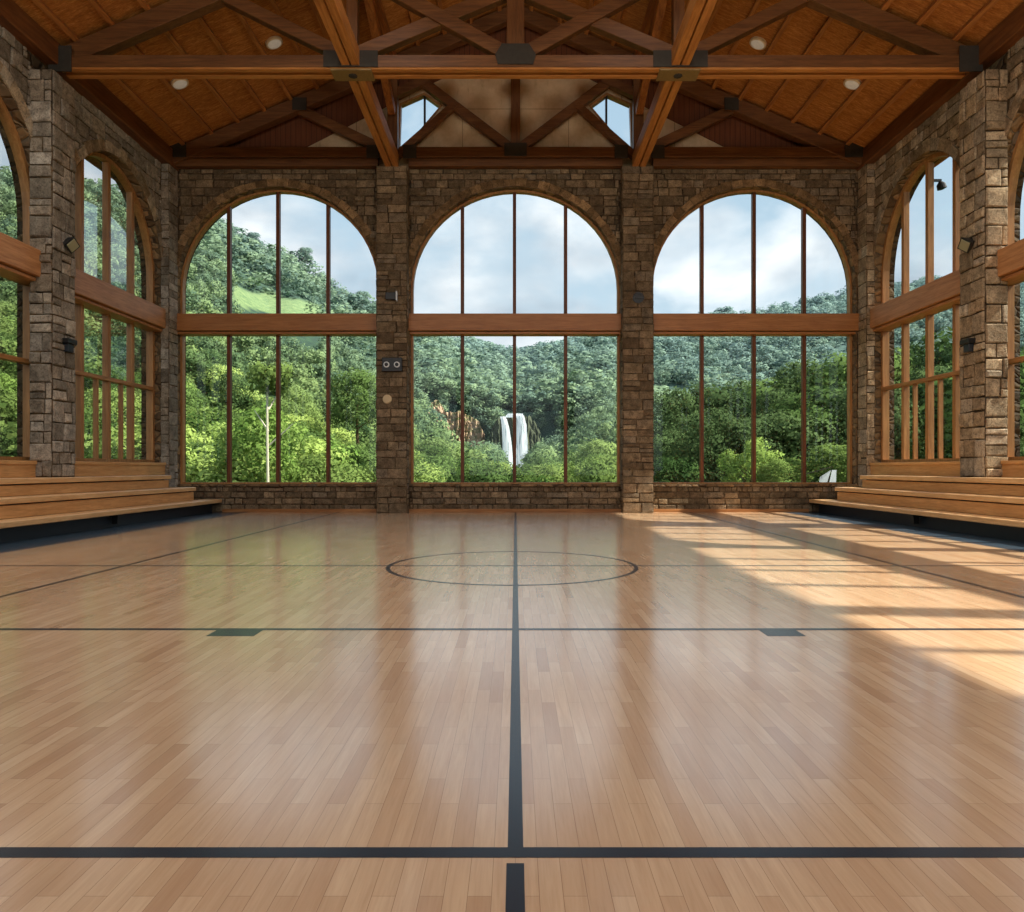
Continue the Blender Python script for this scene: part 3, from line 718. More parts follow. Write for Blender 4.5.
# ------------------------------------------------------------------ bleachers
for sg in (-1, 1):
    nm = names[sg]
    t = empty('bleacher', P(sg * 310, 400, -44), 'three-tier wooden bleacher along the %s wall' % nm, 'bleacher')
    tiers = [(293, -31.0, 729, 12), (307, -18.3, 702, 11.5), (321, -6.7, 681, 11)]
    for (X, H, de, hr) in tiers:
        xb = X + 17 if X < 321 else 331
        q = MB(); q.box(*sorted((sg * X, sg * xb)), REAR + 2, de, H - 3.6, H); q.build('seat_board', M['bench'], t, bevel=0.012)
        if X == 321:
            q = MB(); q.box(*sorted((sg * 330, sg * (345 + DX[sg]))), REAR + 2, 521, H - 3.6, H); q.box(*sorted((sg * 330, sg * (345 + DX[sg]))), 551, de, H - 3.6, H); q.build('deck_board', M['bench'], t)
    for (X, H, de, hb) in ((308.5, -21.9, 700, -31), (322.5, -10.3, 679, -18.3)):
        q = MB(); q.box(*sorted((sg * X, sg * (X + 3))), REAR + 2, de, hb + 0.2, H - 0.9); q.build('riser_board', M['benchr'], t, bevel=0.006)
    q = MB(); q.box(*sorted((sg * 302, sg * 336)), REAR + 2, 726, -44, -34.8); q.box(*sorted((sg * 312, sg * 336)), REAR + 2, 698, -34, -22.1); q.box(*sorted((sg * 326, sg * 336)), REAR + 2, 677, -22.1, -10.4)
    q.build('base_panel', M['darkpanel'], t)
    for dd in (545, 365, 185):
        q = MB(); q.box(*sorted((sg * 296, sg * 300)), dd - 2.2, dd + 2.2, -41.5, -34.6); q.box(*sorted((sg * 295, sg * 303)), dd - 3.2, dd + 3.2, -36.2, -34.6); q.build('bracket', M['black'], t)
    # wooden parapet panels under the side windows
    for kk, (d0, d1) in enumerate(((551, 716), (352, 520))):
        q = MB(); q.box(*sorted((sg * (341.5 + DX[sg]), sg * (347 + DX[sg]))), d0, d1, -6.6, 4.2); q.box(*sorted((sg * (340.5 + DX[sg]), sg * (350 + DX[sg]))), d0, d1, 2.6, 5.2)
        o = q.build('trim_%d' % (2 + kk + (0 if sg < 0 else 2)), M['benchr'], bevel=0.006); tag(o, 'wooden panel under the %s side window %s' % (nm, ('next to the far wall', 'at the photo edge')[kk]), 'panel', kind='structure')

# ------------------------------------------------------------------ wall fittings
# far-left column: lamp, emergency light, ivory disc; right column: round vent
df = 716.2
e = empty('wall_lamp', P(-121, df, 168), 'small dark box lamp high on the left stone column', 'wall lamp')
q = MB(); q.box(-127, -116.5, df - 4.5, df, 164.5, 171.5); q.build('housing', M['black'], e, bevel=0.01)
q = MB(); q.box(-116.6, -115.6, df - 5, df, 163.5, 172.5); q.build('lens', M['lens'], e)
q = MB(); q.box(-124, -119, df, df + 3, 165.5, 170); q.build('mount', M['black'], e)
e = empty('emergency_light', P(-120.5, df, 95), 'black twin-lamp emergency light box on the left stone column', 'emergency light')
q = MB(); q.box(-130.5, -111, df - 3, df + 1, 94.5, 108); q.build('housing', M['black'], e, bevel=0.012)
for X in (-126, -115.8):
    o = P(X, df - 3, 101); q = MB(); q.lathe(o, (0, -1, 0), [(0.088, 0), (0.088, 0.03), (0.066, 0.045)], 20); l_ = q.build('lamp_ring', M['lens'], e)
    q = MB(); q.lathe(o + Vector((0, -0.045, 0)), (0, -1, 0), [(0.055, 0), (0.05, 0.006), (0.0, 0.01)], 16); q.build('bulb_cup', M['black'], l_)
e = MB(); e.lathe(P(-125.8, df + 0.8, 67.5), (0, -1, 0), [(0.135, 0), (0.135, 0.05), (0.11, 0.075), (0.0, 0.085)], 24); o = e.build('alarm_sounder', M['ivory']); tag(o, 'round ivory disc below the emergency light on the left column', 'alarm')
e = empty('round_vent', P(120.5, df, 167), 'dark round slotted fitting high on the right stone column', 'vent')
q = MB(); o = P(120.5, df + 0.6, 167); q.lathe(o, (0, -1, 0), [(0.165, 0), (0.165, 0.05), (0.12, 0.05), (0.12, 0.02)], 24); q.build('ring', M['black'], e)
q = MB(); q.box(116.5, 124.5, df - 1.8, df, 165.8, 168.2); q.build('slot_bar', M['black'], e)
# floodlights and low lamps on the side pilasters
for sg in (-1, 1):
    nm = names[sg]
    e = empty('floodlight', P(sg * (328 + DX[sg]), 536, 163), 'dark tilted floodlight on the %s stone pilaster' % nm, 'floodlight')
    c0 = P(sg * (326.5 + DX[sg]), 534, 164); ax = Vector((-sg * 0.86, -0.22, -0.40)).normalized()
    q = MB(); q.lathe(P(sg * (330 + DX[sg]), 536, 166), (-sg, 0, 0), [(0.09, 0), (0.09, 0.04), (0.05, 0.05), (0.05, 0.10)], 14); q.build('mount', M['black'], e)
    q = MB(); q.lathe(c0 - ax * 0.10, ax, [(0.06, 0), (0.12, 0.03), (0.15, 0.11), (0.19, 0.19), (0.19, 0.21)], 4, ref=(0.3, 1, 0.2)); q.build('housing', M['black'], e)
    q = MB(); q.lathe(c0 + ax * 0.11, ax, [(0.155, 0), (0.15, 0.012)], 4, ref=(0.3, 1, 0.2)); q.build('lens', M['flens'], e)
    e = empty('wall_light', P(sg * (328 + DX[sg]), 536, 85), 'small black downlight low on the %s stone pilaster' % nm, 'wall light')
    q = MB(); q.box(*sorted((sg * (324.5 + DX[sg]), sg * (330 + DX[sg]))), 530, 541, 91, 94.5); q.build('hood', M['black'], e, bevel=0.01)
    q = MB(); q.box(*sorted((sg * (326 + DX[sg]), sg * (330 + DX[sg]))), 532, 539, 85, 91); q.build('housing', M['darkpanel'], e, bevel=0.01)
# exterior lamp seen through the right window
e = MB(); e.lathe(P(378, 650, 255), (0.3, 0, -1), [(0.04, 0), (0.11, 0.08), (0.12, 0.2), (0.05, 0.22)], 14); e.box(370, 379, 649, 651, 255, 257); o = e.build('outside_lamp', M['black']); tag(o, 'small dark lamp outside, at the top of the right side window', 'lamp')

# ------------------------------------------------------------------ landscape
DEP = np.array([25, 60, 100, 150, 220, 300, 322, 330, 400, 500, 650, 900.0])
PX = np.array([-200, 0, 100, 185, 280, 378, 425, 460, 515, 560, 600, 653, 735, 850, 960, 1150, 1500.0])
GY = np.array([
 [620, 540, 430, 340, 250, 180, 168, 165, 185, 230, 280, 320],
 [620, 545, 450, 360, 275, 205, 190, 187, 200, 240, 290, 330],
 [620, 550, 465, 385, 300, 225, 208, 203, 210, 250, 300, 340],
 [620, 555, 482, 412, 340, 278, 264, 260, 232, 220, 280, 340],
 [620, 560, 497, 445, 385, 335, 320, 314, 286, 264, 300, 340],
 [620, 565, 512, 475, 430, 388, 378, 374, 346, 316, 325, 345],
 [620, 570, 522, 488, 448, 418, 412, 392, 368, 345, 343, 350],
 [620, 575, 530, 502, 478, 462, 455, 405, 385, 365, 350, 350],
 [620, 580, 540, 515, 490, 474, 470, 414, 398, 380, 362, 358],
 [620, 580, 540, 512, 482, 462, 455, 410, 392, 372, 355, 350],
 [620, 578, 530, 495, 460, 430, 422, 410, 385, 365, 345, 342],
 [620, 575, 520, 490, 455, 430, 424, 420, 402, 385, 350, 332],
 [620, 570, 512, 488, 460, 440, 435, 432, 412, 390, 350, 318],
 [620, 565, 508, 485, 460, 440, 435, 430, 405, 380, 340, 297],
 [620, 565, 508, 485, 460, 438, 432, 428, 400, 370, 325, 281],
 [620, 565, 508, 485, 460, 435, 430, 425, 395, 360, 310, 262],
 [620, 565, 508, 485, 460, 435, 430, 425, 395, 360, 310, 262]], dtype=float)
def ground_y(px, d):
    """bilinear lookup of the profile table (arrays)"""
    px = np.asarray(px, float); d = np.asarray(d, float)
    i = np.clip(np.searchsorted(PX, px) - 1, 0, len(PX) - 2); j = np.clip(np.searchsorted(DEP, d) - 1, 0, len(DEP) - 2)
    fx = np.clip((px - PX[i]) / (PX[i + 1] - PX[i]), 0, 1); fx = fx * fx * (3 - 2 * fx); fd = np.clip((d - DEP[j]) / (DEP[j + 1] - DEP[j]), 0, 1)
    return (GY[i, j] * (1 - fx) * (1 - fd) + GY[i + 1, j] * fx * (1 - fd) + GY[i, j + 1] * (1 - fx) * fd + GY[i + 1, j + 1] * fx * fd)
def gz(px, d): return 1.32 + (CY - ground_y(px, d)) / FPX * d
def wob(px, d): return 1.0 * np.sin(px * 0.045 + d * 0.06) * np.sin(d * 0.045 + 1.3) * np.clip(d / 300, 0.1, 2.5)
gx = np.arange(-260, 1500, 8.0)
gd = np.concatenate([np.arange(25, 300, 6.0), np.arange(300, 345, 2.5), np.arange(345, 640, 10.0), np.arange(640, 921, 20.0)])
GXX, GDD = np.meshgrid(gx, gd)
Z = gz(GXX, GDD) + wob(GXX, GDD)
Xw = (GXX - CX) / FPX * GDD
verts = np.stack([Xw, GDD, Z], -1).reshape(-1, 3)
nx, nd = len(gx), len(gd)
idx = np.arange(nx * nd).reshape(nd, nx)
quads = np.stack([idx[:-1, :-1], idx[:-1, 1:], idx[1:, 1:], idx[1:, :-1]], -1).reshape(-1, 4)
def np_mesh(name, verts, quads, mat, colors=None, normals=None):
    me = bpy.data.meshes.new(name)
    me.vertices.add(len(verts)); me.vertices.foreach_set('co', np.ascontiguousarray(verts, dtype=np.float32).ravel())
    nf = len(quads); me.loops.add(nf * 4); me.loops.foreach_set('vertex_index', np.ascontiguousarray(quads, dtype=np.int32).ravel())
    me.polygons.add(nf); me.polygons.foreach_set('loop_start', np.arange(nf, dtype=np.int32) * 4)
    me.update(calc_edges=True)
    me.polygons.foreach_set('use_smooth', np.ones(nf, dtype=bool))
    if colors is not None:
        at = me.color_attributes.new('Col', 'FLOAT_COLOR', 'POINT'); at.data.foreach_set('color', np.ascontiguousarray(colors, dtype=np.float32).ravel())
    if normals is not None: me.normals_split_custom_set_from_vertices([tuple(x) for x in normals])
    me.materials.append(mat); return me
def in_patch(px, d):
    y = ground_y(px, d)
    a = (px > 231) & (px < 322) & (d > 300) & (d < 470) & (y < 288 + (px - 231) * 0.22 + 16) & (y > 284 + (px - 231) * 0.24)
    b_ = (px > 645) & (px < 694) & (y < 404) & (y > 384 + np.clip(px - 655, 0, 100) * 0.35) & (d > 380)
    return a | b_
cols = np.zeros((nd, nx, 4), dtype=np.float32); cols[..., 3] = 1
cols[..., 0] = in_patch(GXX, GDD); cols[..., 1] = 0
o = bpy.data.objects.new('hills', np_mesh('hills', verts, quads, M['hills'], cols.reshape(-1, 4))); COL.objects.link(o); tag(o, 'green hills and valley outside the windows', 'hills', kind='structure')
q = MB(); q.add([(-1600, -900, -16), (1600, -900, -16), (1600, 1600, -16), (-1600, 1600, -16)], [(0, 1, 2, 3)]); o = q.build('ground', M['hills'], color=True)
for v in o.data.color_attributes['Col'].data: v.color = (0, 0, 0, 1)
tag(o, 'wooded valley ground below the hall', 'ground', kind='structure')

def W(px, py, d): return Vector(((px - CX) / FPX * d, d, 1.32 + (CY - py) / FPX * d))
# cliff and waterfall
from mathutils import noise as mnoise
def sheet(prof, d0, amp, seed, step=1.2, nrow=26):
    """prof: list of (px, ytop, ybottom); a ribbed rock sheet"""
    m = MB(); vs = []; xs = []
    x = prof[0][0]
    while x <= prof[-1][0]: xs.append(x); x += step
    P0 = np.array(prof, float)
    for x in xs:
        yt = float(np.interp(x, P0[:, 0], P0[:, 1])) + 3.0 * mnoise.noise(Vector((x * 0.35, seed, 0))); yb = float(np.interp(x, P0[:, 0], P0[:, 2]))
        for j in range(nrow):
            t = j / (nrow - 1)
            rib = abs(mnoise.noise(Vector((x * 0.30 + 0.4 * mnoise.noise(Vector((x, t * 4, 1))), t * 0.9, seed)))) * 2 + 0.45 * mnoise.noise(Vector((x * 0.9, t * 9, seed + 5)))
            ledge = 0.8 * math.floor(t * 5 + 1.3 * mnoise.noise(Vector((x * 0.12, 3, seed)))) / 5
            vs.append(W(x, yt + (yb - yt) * t, d0 - amp * (rib + ledge) - (3 if j in () else 0)))
    n_ = len(xs)
    fs = [(i * nrow + j, i * nrow + j + 1, (i + 1) * nrow + j + 1, (i + 1) * nrow + j) for i in range(n_ - 1) for j in range(nrow - 1)]
    m.add(vs, fs); return m
q = sheet([(410, 436, 448), (418, 430, 448), (426, 421, 446), (430, 404, 446), (436, 399, 446), (441, 404, 446), (446, 413, 450), (460, 411, 456), (470, 416, 460), (479, 421, 462), (485, 436, 462)], 306, 3.0, 3)
o = q.build('rock_cliff', M['cliff'], recalc=False); tag(o, 'bare brown rock cliff in the forest left of the waterfall', 'cliff')
q = sheet([(491, 430, 476), (497, 420, 476), (504, 415.5, 476), (528, 415.5, 476), (534, 420, 476), (541, 434, 476)], 321, 2.2, 9)
o = q.build('gorge_cliff', M['gorge'], recalc=False)
tag(o, 'dark wet rock wall behind the waterfall streams', 'cliff')
wf = empty('waterfall', W(514, 468, 315), 'white twin-stream waterfall in the valley beyond the middle window', 'waterfall')
def stream(cols_, d, nm):
    m = MB(); r = random.Random(len(nm) + int(d)); n_ = len(cols_); vs = []
    NC = 5
    for (y, xa, xb) in cols_:
        for k_ in range(NC + 1):
            t = k_ / NC; vs.append(W(xa + (xb - xa) * t, y, d - 0.5 * math.sin(t * math.pi) - (y - 415) * 0.05 + r.uniform(-.3, .3)))
    fs = [(i * (NC + 1) + k_, i * (NC + 1) + k_ + 1, (i + 1) * (NC + 1) + k_ + 1, (i + 1) * (NC + 1) + k_) for i in range(n_ - 1) for k_ in range(NC)]
    m.add(vs, fs); return m.build(nm, M['water'], wf, smooth=True, recalc=False)
stream([(416.5, 500, 505), (420, 501, 507), (430, 502, 509.5), (442, 502.5, 511.5), (455, 502.5, 512.5), (470, 502, 513.5)], 316, 'left_stream')
stream([(415.5, 516.5, 524), (425, 516.5, 526.5), (440, 516.5, 527.5), (455, 516, 528.5), (468, 515, 530), (472, 514, 532)], 316, 'right_stream')
stream([(413.5, 508, 523), (415.5, 506, 523), (417.5, 505, 522)], 319, 'upper_lip')
stream([(462, 526, 529), (466, 524, 532.5), (471, 520, 534)], 312, 'spray')
stream([(470, 503, 531), (476, 504, 524), (484, 504, 520)], 290, 'pool')

# white boards outside the right window
e = empty('white_panels', W(828, 482, 42), 'pair of leaning white boards outside, bottom right of the right window', 'panel')
q = MB(); q.add([W(819, 483, 42), W(827, 483, 42.3), W(831, 470, 42.6), W(820, 477, 42)], [(0, 1, 2, 3)]); q.build('board', M['white'], e)
q = MB(); q.add([W(829, 484, 41.5), W(836, 484, 41.8), W(836.5, 470, 42), W(832, 470, 42)], [(0, 1, 2, 3)]); q.build('board', M['white'], e)
q = MB()
for a_, b_ in ((W(806, 474, 42), W(832, 467, 42)),):
    ax = (b_ - a_); q.lathe(a_, ax, [(0.02, 0), (0.02, ax.length)], 6)
q.build('rail', M['steel'], e)

# trees ---------------------------------------------------------------------
def crown(n_lump, n_leaf, leaf, base, top, rad, seed, lump=(0.11, 0.19), flat=1.0, conic=0.0):
    r = np.random.default_rng(seed)
    z = r.uniform(0, 1, n_lump); ang = r.uniform(0, 2 * np.pi, n_lump)
    prof = np.sqrt(np.clip(1 - (2 * z - 0.85) ** 2 / 1.4, 0.05, 1)) * (1 - conic * z)
    rr = rad * prof * np.sqrt(r.uniform(0.25, 1, n_lump))
    C = np.stack([rr * np.cos(ang), rr * np.sin(ang), base + (top - base) * z], -1)
    LR = r.uniform(*lump, n_lump) * (1 - 0.35 * z * conic)
    w_ = LR ** 2 / np.sum(LR ** 2); li = r.choice(n_lump, n_leaf, p=w_)
    v = r.normal(size=(n_leaf, 3)); v[:, 2] = v[:, 2] * 0.9 + 0.25; v /= np.linalg.norm(v, axis=1)[:, None]
    rad_ = LR[li] * r.uniform(0.72, 1.05, n_leaf)
    p = C[li] + v * rad_[:, None] * np.array([1, 1, flat])
    nrm = v + r.normal(size=v.shape) * 0.45; nrm /= np.linalg.norm(nrm, axis=1)[:, None]
    t1 = np.cross(nrm, r.normal(size=v.shape)); t1 /= np.linalg.norm(t1, axis=1)[:, None]; t2 = np.cross(nrm, t1)
    s = leaf * r.uniform(0.6, 1.3, n_leaf)[:, None]
    V = np.stack([p - t1 * s, p - t2 * s * 0.6, p + t1 * s, p + t2 * s * 0.6], 1)
    ctr = np.array([0, 0, (base + top) / 2]); outw = p - ctr; outw /= np.linalg.norm(outw, axis=1)[:, None]
    N = v * 0.75 + outw * 0.45; N /= np.linalg.norm(N, axis=1)[:, None]
    return V.reshape(-1, 3), np.repeat(N, 4, 0)
def crown_mesh(name, mat, *a, **k):
    V, N = crown(*a, **k); return np_mesh(name, V, np.arange(len(V)).reshape(-1, 4), mat, None, N)
def trunk_mesh(name, mat, h, r0, r1, seed, branches=4):
    rr = random.Random(seed); m = MB()
    def limb(a, b, ra, rb, n=7):
        ax = (b - a).normalized(); e1 = ax.orthogonal().normalized(); e2 = ax.cross(e1)
        vs = [a + (e1 * math.cos(2 * math.pi * k / n) + e2 * math.sin(2 * math.pi * k / n)) * ra for k in range(n)] + [b + (e1 * math.cos(2 * math.pi * k / n) + e2 * math.sin(2 * math.pi * k / n)) * rb for k in range(n)]
        m.add(vs, [(k, (k + 1) % n, n + (k + 1) % n, n + k) for k in range(n)])
    mid = Vector((rr.uniform(-.02, .02), rr.uniform(-.02, .02), h * 0.5)); tp = Vector((rr.uniform(-.03, .03), rr.uniform(-.03, .03), h))
    limb(Vector((0, 0, -0.12)), mid, r0, (r0 + r1) / 2); limb(mid, tp, (r0 + r1) / 2, r1)
    for _ in range(branches):
        t = rr.uniform(0.45, 0.95); a = Vector((0, 0, h * t)); an = rr.uniform(0, 6.28); limb(a, a + Vector((math.cos(an) * 0.2, math.sin(an) * 0.2, 0.16)), r1, r1 * 0.4, 5)
    me = bpy.data.meshes.new(name); me.from_pydata([tuple(v) for v in m.v], [], m.f); me.materials.append(mat); return me
KINDS = []
specs = [('leafA', dict(n_lump=46, n_leaf=5200, leaf=0.020, base=0.28, top=0.9, rad=0.32, seed=1), 0.6),
         ('leafA', dict(n_lump=40, n_leaf=5200, leaf=0.021, base=0.22, top=0.88, rad=0.38, seed=2), 0.5),
         ('leafB', dict(n_lump=42, n_leaf=5200, leaf=0.019, base=0.2, top=0.92, rad=0.28, seed=3), 0.6),
         ('leafB', dict(n_lump=50, n_leaf=5600, leaf=0.018, base=0.3, top=0.9, rad=0.36, seed=4, lump=(0.09, 0.16)), 0.6),
         ('leafC', dict(n_lump=40, n_leaf=5000, leaf=0.022, base=0.15, top=0.86, rad=0.36, seed=5), 0.5),
         ('leafB', dict(n_lump=34, n_leaf=4200, leaf=0.018, base=0.45, top=0.93, rad=0.22, seed=6, lump=(0.07, 0.13)), 0.75),
         ('leafD', dict(n_lump=90, n_leaf=11000, leaf=0.0125, base=0.18, top=0.93, rad=0.26, seed=8, lump=(0.06, 0.12)), 0.7),
         ('leafD', dict(n_lump=90, n_leaf=11000, leaf=0.0125, base=0.22, top=0.92, rad=0.30, seed=9, lump=(0.06, 0.12)), 0.7)]
for i, (lm, kw, th) in enumerate(specs):
    KINDS.append((crown_mesh('foliage_%d' % i, M[lm], **kw), trunk_mesh('trunk_%d' % i, M['bark'], th, 0.022, 0.010, i)))
def put_tree(ki, loc, h, wf_=1.0, rz=0.0, label='', group='forest trees', name='forest_tree', trunk=None, foliage=None):
    e = bpy.data.objects.new(name, None); COL.objects.link(e); e.location = loc; e.scale = (h * wf_, h * wf_, h); e.rotation_euler = (0, 0, rz)
    tag(e, label, 'tree', group)
    f = bpy.data.objects.new('foliage', foliage or KINDS[ki][0]); COL.objects.link(f); f.parent = e
    t = bpy.data.objects.new('trunk', trunk or KINDS[ki][1]); COL.objects.link(t); t.parent = e
    return e
# one candidate list over the whole fan
cand = []
def scatter(d0, d1, sp, hmin, hmax):
    u0, u1 = (-175 - CX) / FPX, (1180 - CX) / FPX
    area = 0.5 * (d1 * d1 - d0 * d0) * (u1 - u0); nn = int(area / sp ** 2)
    u = rng.uniform(u0, u1, nn); d = np.sqrt(rng.uniform(d0 * d0, d1 * d1, nn)); px = CX + u * FPX
    keep = ~in_patch(px, d)
    keep &= ~((px > 229) & (px < 324) & (d > 272) & (d < 325))
    keep &= ~((np.abs(px - 515) < 19) & (d > 120) & (d < 335))
    keep &= ~((d > 308) & (d < 325) & (px > 495) & (px < 537))
    keep &= ~((np.abs(px - 452) < 30) & (d > 268) & (d < 322))
    for a, b_ in zip(px[keep], d[keep]):
        cand.append((a, b_, rng.uniform(hmin, hmax)))
scatter(34, 75, 5.0, 3.5, 6.0)
scatter(75, 150, 5.6, 6.0, 10.5)
scatter(150, 331, 6.6, 7.0, 11.5)
scatter(331, 905, 11.5, 9, 14)
cand += [c_ for c_ in (lambda k0: (scatter(326, 440, 5.5, 7, 11), [cand.pop() for _ in range(len(cand) - k0)])[1])(len(cand)) if 400 < c_[0] < 640]
for px_ in np.arange(672, 985, 15.0):
    for row in range(2):
        d_ = rng.uniform(84, 96) if row == 0 else rng.uniform(100, 122); x_ = px_ + rng.uniform(-7, 7)
        ty = 398 - max(0, x_ - 672) * 0.20 + rng.uniform(-10, 16) + (26 if row == 0 else 0)
        cand.append((x_, d_, float((ground_y(x_, d_) - ty) / FPX * d_)))
for px_, d_ in [(rng.uniform(536, 576), rng.uniform(321, 329)) for _ in range(16)] + [(rng.uniform(481, 496), rng.uniform(321, 329)) for _ in range(7)]:
    cand.append((px_, d_, rng.uniform(5.5, 8.5)))
cand.sort(key=lambda c_: c_[1])
cpx = np.array([c_[0] for c_ in cand]); cd = np.array([c_[1] for c_ in cand]); ch_ = np.array([c_[2] for c_ in cand])
cz = gz(cpx, cd) + wob(cpx, cd)
top_y = CY - (cz + ch_ - 1.32) / cd * FPX
# hidden behind nearer ground?
best = np.full(2000, 1e9); vis = np.zeros(len(cand), bool); ptr = 0
dd_grid = np.arange(25, 905, 5.0); xs_grid = np.arange(-180, 1190, 4.0)
cum = np.minimum.accumulate(np.stack([ground_y(xs_grid, np.full_like(xs_grid, d_)) for d_ in dd_grid]), 0)
for i in range(len(cand)):
    xi = int(np.clip((cpx[i] + 180) / 4, 0, len(xs_grid) - 1)); di = int(np.clip((cd[i] - 25) / 5, 0, len(dd_grid) - 1))
    if top_y[i] > cum[di, xi] - 0.5: continue
    hw = 0.3 * ch_[i] / cd[i] * FPX; b0, b1 = int((cpx[i] - hw + 300) / 3), int((cpx[i] + hw + 300) / 3) + 1
    seg = best[max(b0, 0):b1]
    if len(seg) and np.mean(top_y[i] < seg - 1) > 0.3:
        vis[i] = True
        np.minimum(seg, top_y[i] + 0.35 * ch_[i] / cd[i] * FPX, out=seg)
ids = [i for i in range(len(cand)) if vis[i]]
VIEW = [(-6, 28, 'left side window at the photo edge'), (76, 156, 'left side window next to the far wall'), (178, 380, 'left arched window of the far wall'), (408, 622, 'middle arched window of the far wall'), (650, 858, 'right arched window of the far wall'), (880, 962, 'right side window next to the far wall')]
def zone(px):
    for a, b_, s in VIEW:
        if a - 14 <= px <= b_ + 14: return s
    return None
def shown(i):
    return zone(cpx[i]) is not None and top_y[i] < 482
big = sorted([i for i in ids if shown(i)], key=lambda i: -ch_[i] / cd[i])[:240]
bigset = set(big)
KN = ['mid-green round-crowned', 'mid-green spreading', 'dark green upright', 'dark green full-crowned', 'lime-green bushy', 'slender dark green', 'tall dark green', 'tall mid-green']
for i in big:
    r = random.random()
    ki = random.choices([0, 1, 2, 3, 4, 5], [4, 4, 3, 3, 2.2 if cpx[i] < 420 else 0.6, 1.2])[0]
    if ch_[i] > 11.6 and cd[i] < 123: ki = random.choices([2, 3, 6, 7], [1, 1, 4, 4])[0]
    elif cpx[i] > 640: ki = random.choices([0, 1, 2, 3], [2, 2, 3, 4])[0]
    z = zone(cpx[i])
    put_tree(ki, ((cpx[i] - CX) / FPX * cd[i], cd[i], cz[i] - 0.3), ch_[i], random.uniform(0.95, 1.4), random.uniform(0, 6.28),
             '%s forest tree outside the %s' % (KN[ki], z), '%s trees outside the %s' % (KN[ki], z))
# individual trees one can point to
def special(px, ybase, ytop, d, ki, wf_, label, name='forest_tree', **k_):
    a = W(px, ybase, d); h = (ybase - ytop) / FPX * d
    put_tree(ki, a, h, wf_, 1.0, label, None, name, **k_)
lime = crown_mesh('foliage_lime', M['leafC'], 44, 5200, 0.022, 0.1, 0.86, 0.40, 21, lump=(0.10, 0.17))
special(750, 500, 436, 52, 4, 1.05, 'small bright lime tree low in the right arched window', 'lime_tree', foliage=lime)
special(772, 495, 458, 50, 1, 1.1, 'low green bush right of the small lime tree', 'bush')
flat = crown_mesh('foliage_layered', M['leafA'], 40, 5600, 0.020, 0.35, 0.86, 0.5, 22, lump=(0.10, 0.16), flat=0.7)
special(828, 505, 438, 56, 1, 1.25, 'broad layered green tree at bottom right of the right arched window', 'spreading_tree', foliage=flat)
special(262, 500, 402, 74, 4, 1.0, 'bright lime-crowned tree by the pale bare trunk, left arched window', 'lime_tree', foliage=lime)
hi = crown_mesh('foliage_high', M['leafA'], 22, 900, 0.020, 0.80, 0.96, 0.14, 23, lump=(0.05, 0.09))
special(268.5, 500, 362, 66, 5, 0.9, 'tall tree with long pale bare trunk in the left arched window', 'bare_trunk_tree', foliage=hi, trunk=trunk_mesh('pale_trunk', M['palebark'], 0.86, 0.012, 0.008, 3, 3))
special(358, 450, 372, 130, 3, 1.1, 'round dark-crowned tree at right of the left arched window', 'round_tree')
for px_, hh_, lb_ in ((362, 17, 'tallest lone tree on the ridge line at right of the left arched window'), (305, 17, 'tree standing up from the ridge above the grass patch'), (253, 16, 'tall thin tree on the ridge at upper left of the left arched window')):
    put_tree(5, ((px_ - CX) / FPX * 495, 495, float(gz(px_, 495) + wob(px_, 495))), hh_, 1.2, 1.0, lb_, None, 'ridge_tree')
# everything else: one mass of forest
fv = []; fn = []; fc = []
protoN = [crown(26, 560, 0.046, 0.15, 0.9, 0.34, 100 + k, lump=(0.13, 0.2)) for k in range(5)]
protoF = [crown(14, 190, 0.072, 0.1, 0.9, 0.34, 200 + k, lump=(0.15, 0.22)) for k in range(5)]
for i in ids:
    if i in bigset or (cd[i] < 123 and ch_[i] > 11.6): continue
    V, N = random.choice(protoN if cd[i] < 331 else protoF)
    a = random.uniform(0, 6.28); ca, sa = math.cos(a), math.sin(a); h = ch_[i]; wv = h * random.uniform(0.95, 1.45) * (1.0 if cd[i] < 331 else 1.35)
    Rm = np.array([[ca, -sa, 0], [sa, ca, 0], [0, 0, 1]])
    fv.append((V @ Rm.T) * np.array([wv, wv, h]) + np.array([(cpx[i] - CX) / FPX * cd[i], cd[i], cz[i] - 0.3])); fn.append(N @ Rm.T)
    fc.append(np.full(len(V), random.random()))
FV = np.concatenate(fv); FN = np.concatenate(fn); FC = np.concatenate(fc)
cc = np.stack([FC, FC, FC, np.ones_like(FC)], -1)
o = bpy.data.objects.new('forest', np_mesh('forest', FV, np.arange(len(FV)).reshape(-1, 4), M['leafF'], cc, FN)); COL.objects.link(o)
tag(o, 'dense forest covering the far hillsides and ridges', 'forest', kind='stuff')
print('TREES', len(cand), len(ids), len(big), 'forest quads', len(FV) // 4)

# ------------------------------------------------------------------ light
sunv = Vector((1.0, -0.14, 1.09)).normalized()
sl = bpy.data.lights.new('sun', 'SUN'); sl.energy = 8.5; sl.angle = math.radians(0.9); sl.color = (1.0, 0.93, 0.80)
so = bpy.data.objects.new('sun', sl); COL.objects.link(so); so.rotation_euler = sunv.to_track_quat('Z', 'Y').to_euler(); so.location = (30, 0, 30)
def lamp(X, d, e_, H=None):
    l = bpy.data.lights.new('fill_lamp', 'AREA'); l.shape = 'DISK'; l.size = 0.36; l.energy = e_; l.color = (1.0, 0.96, 0.90); l.spread = math.radians(115)  # added fill light under the roof, no fixture there
    o_ = bpy.data.objects.new('fill_lamp', l); COL.objects.link(o_); o_.location = P(X, d, (H if H else R_(X) - 6)); o_['kind'] = 'helper'
for d_ in (430, 240, 60, -110):
    for X in (-292, -100, 100, 293): lamp(X, d_, 58)

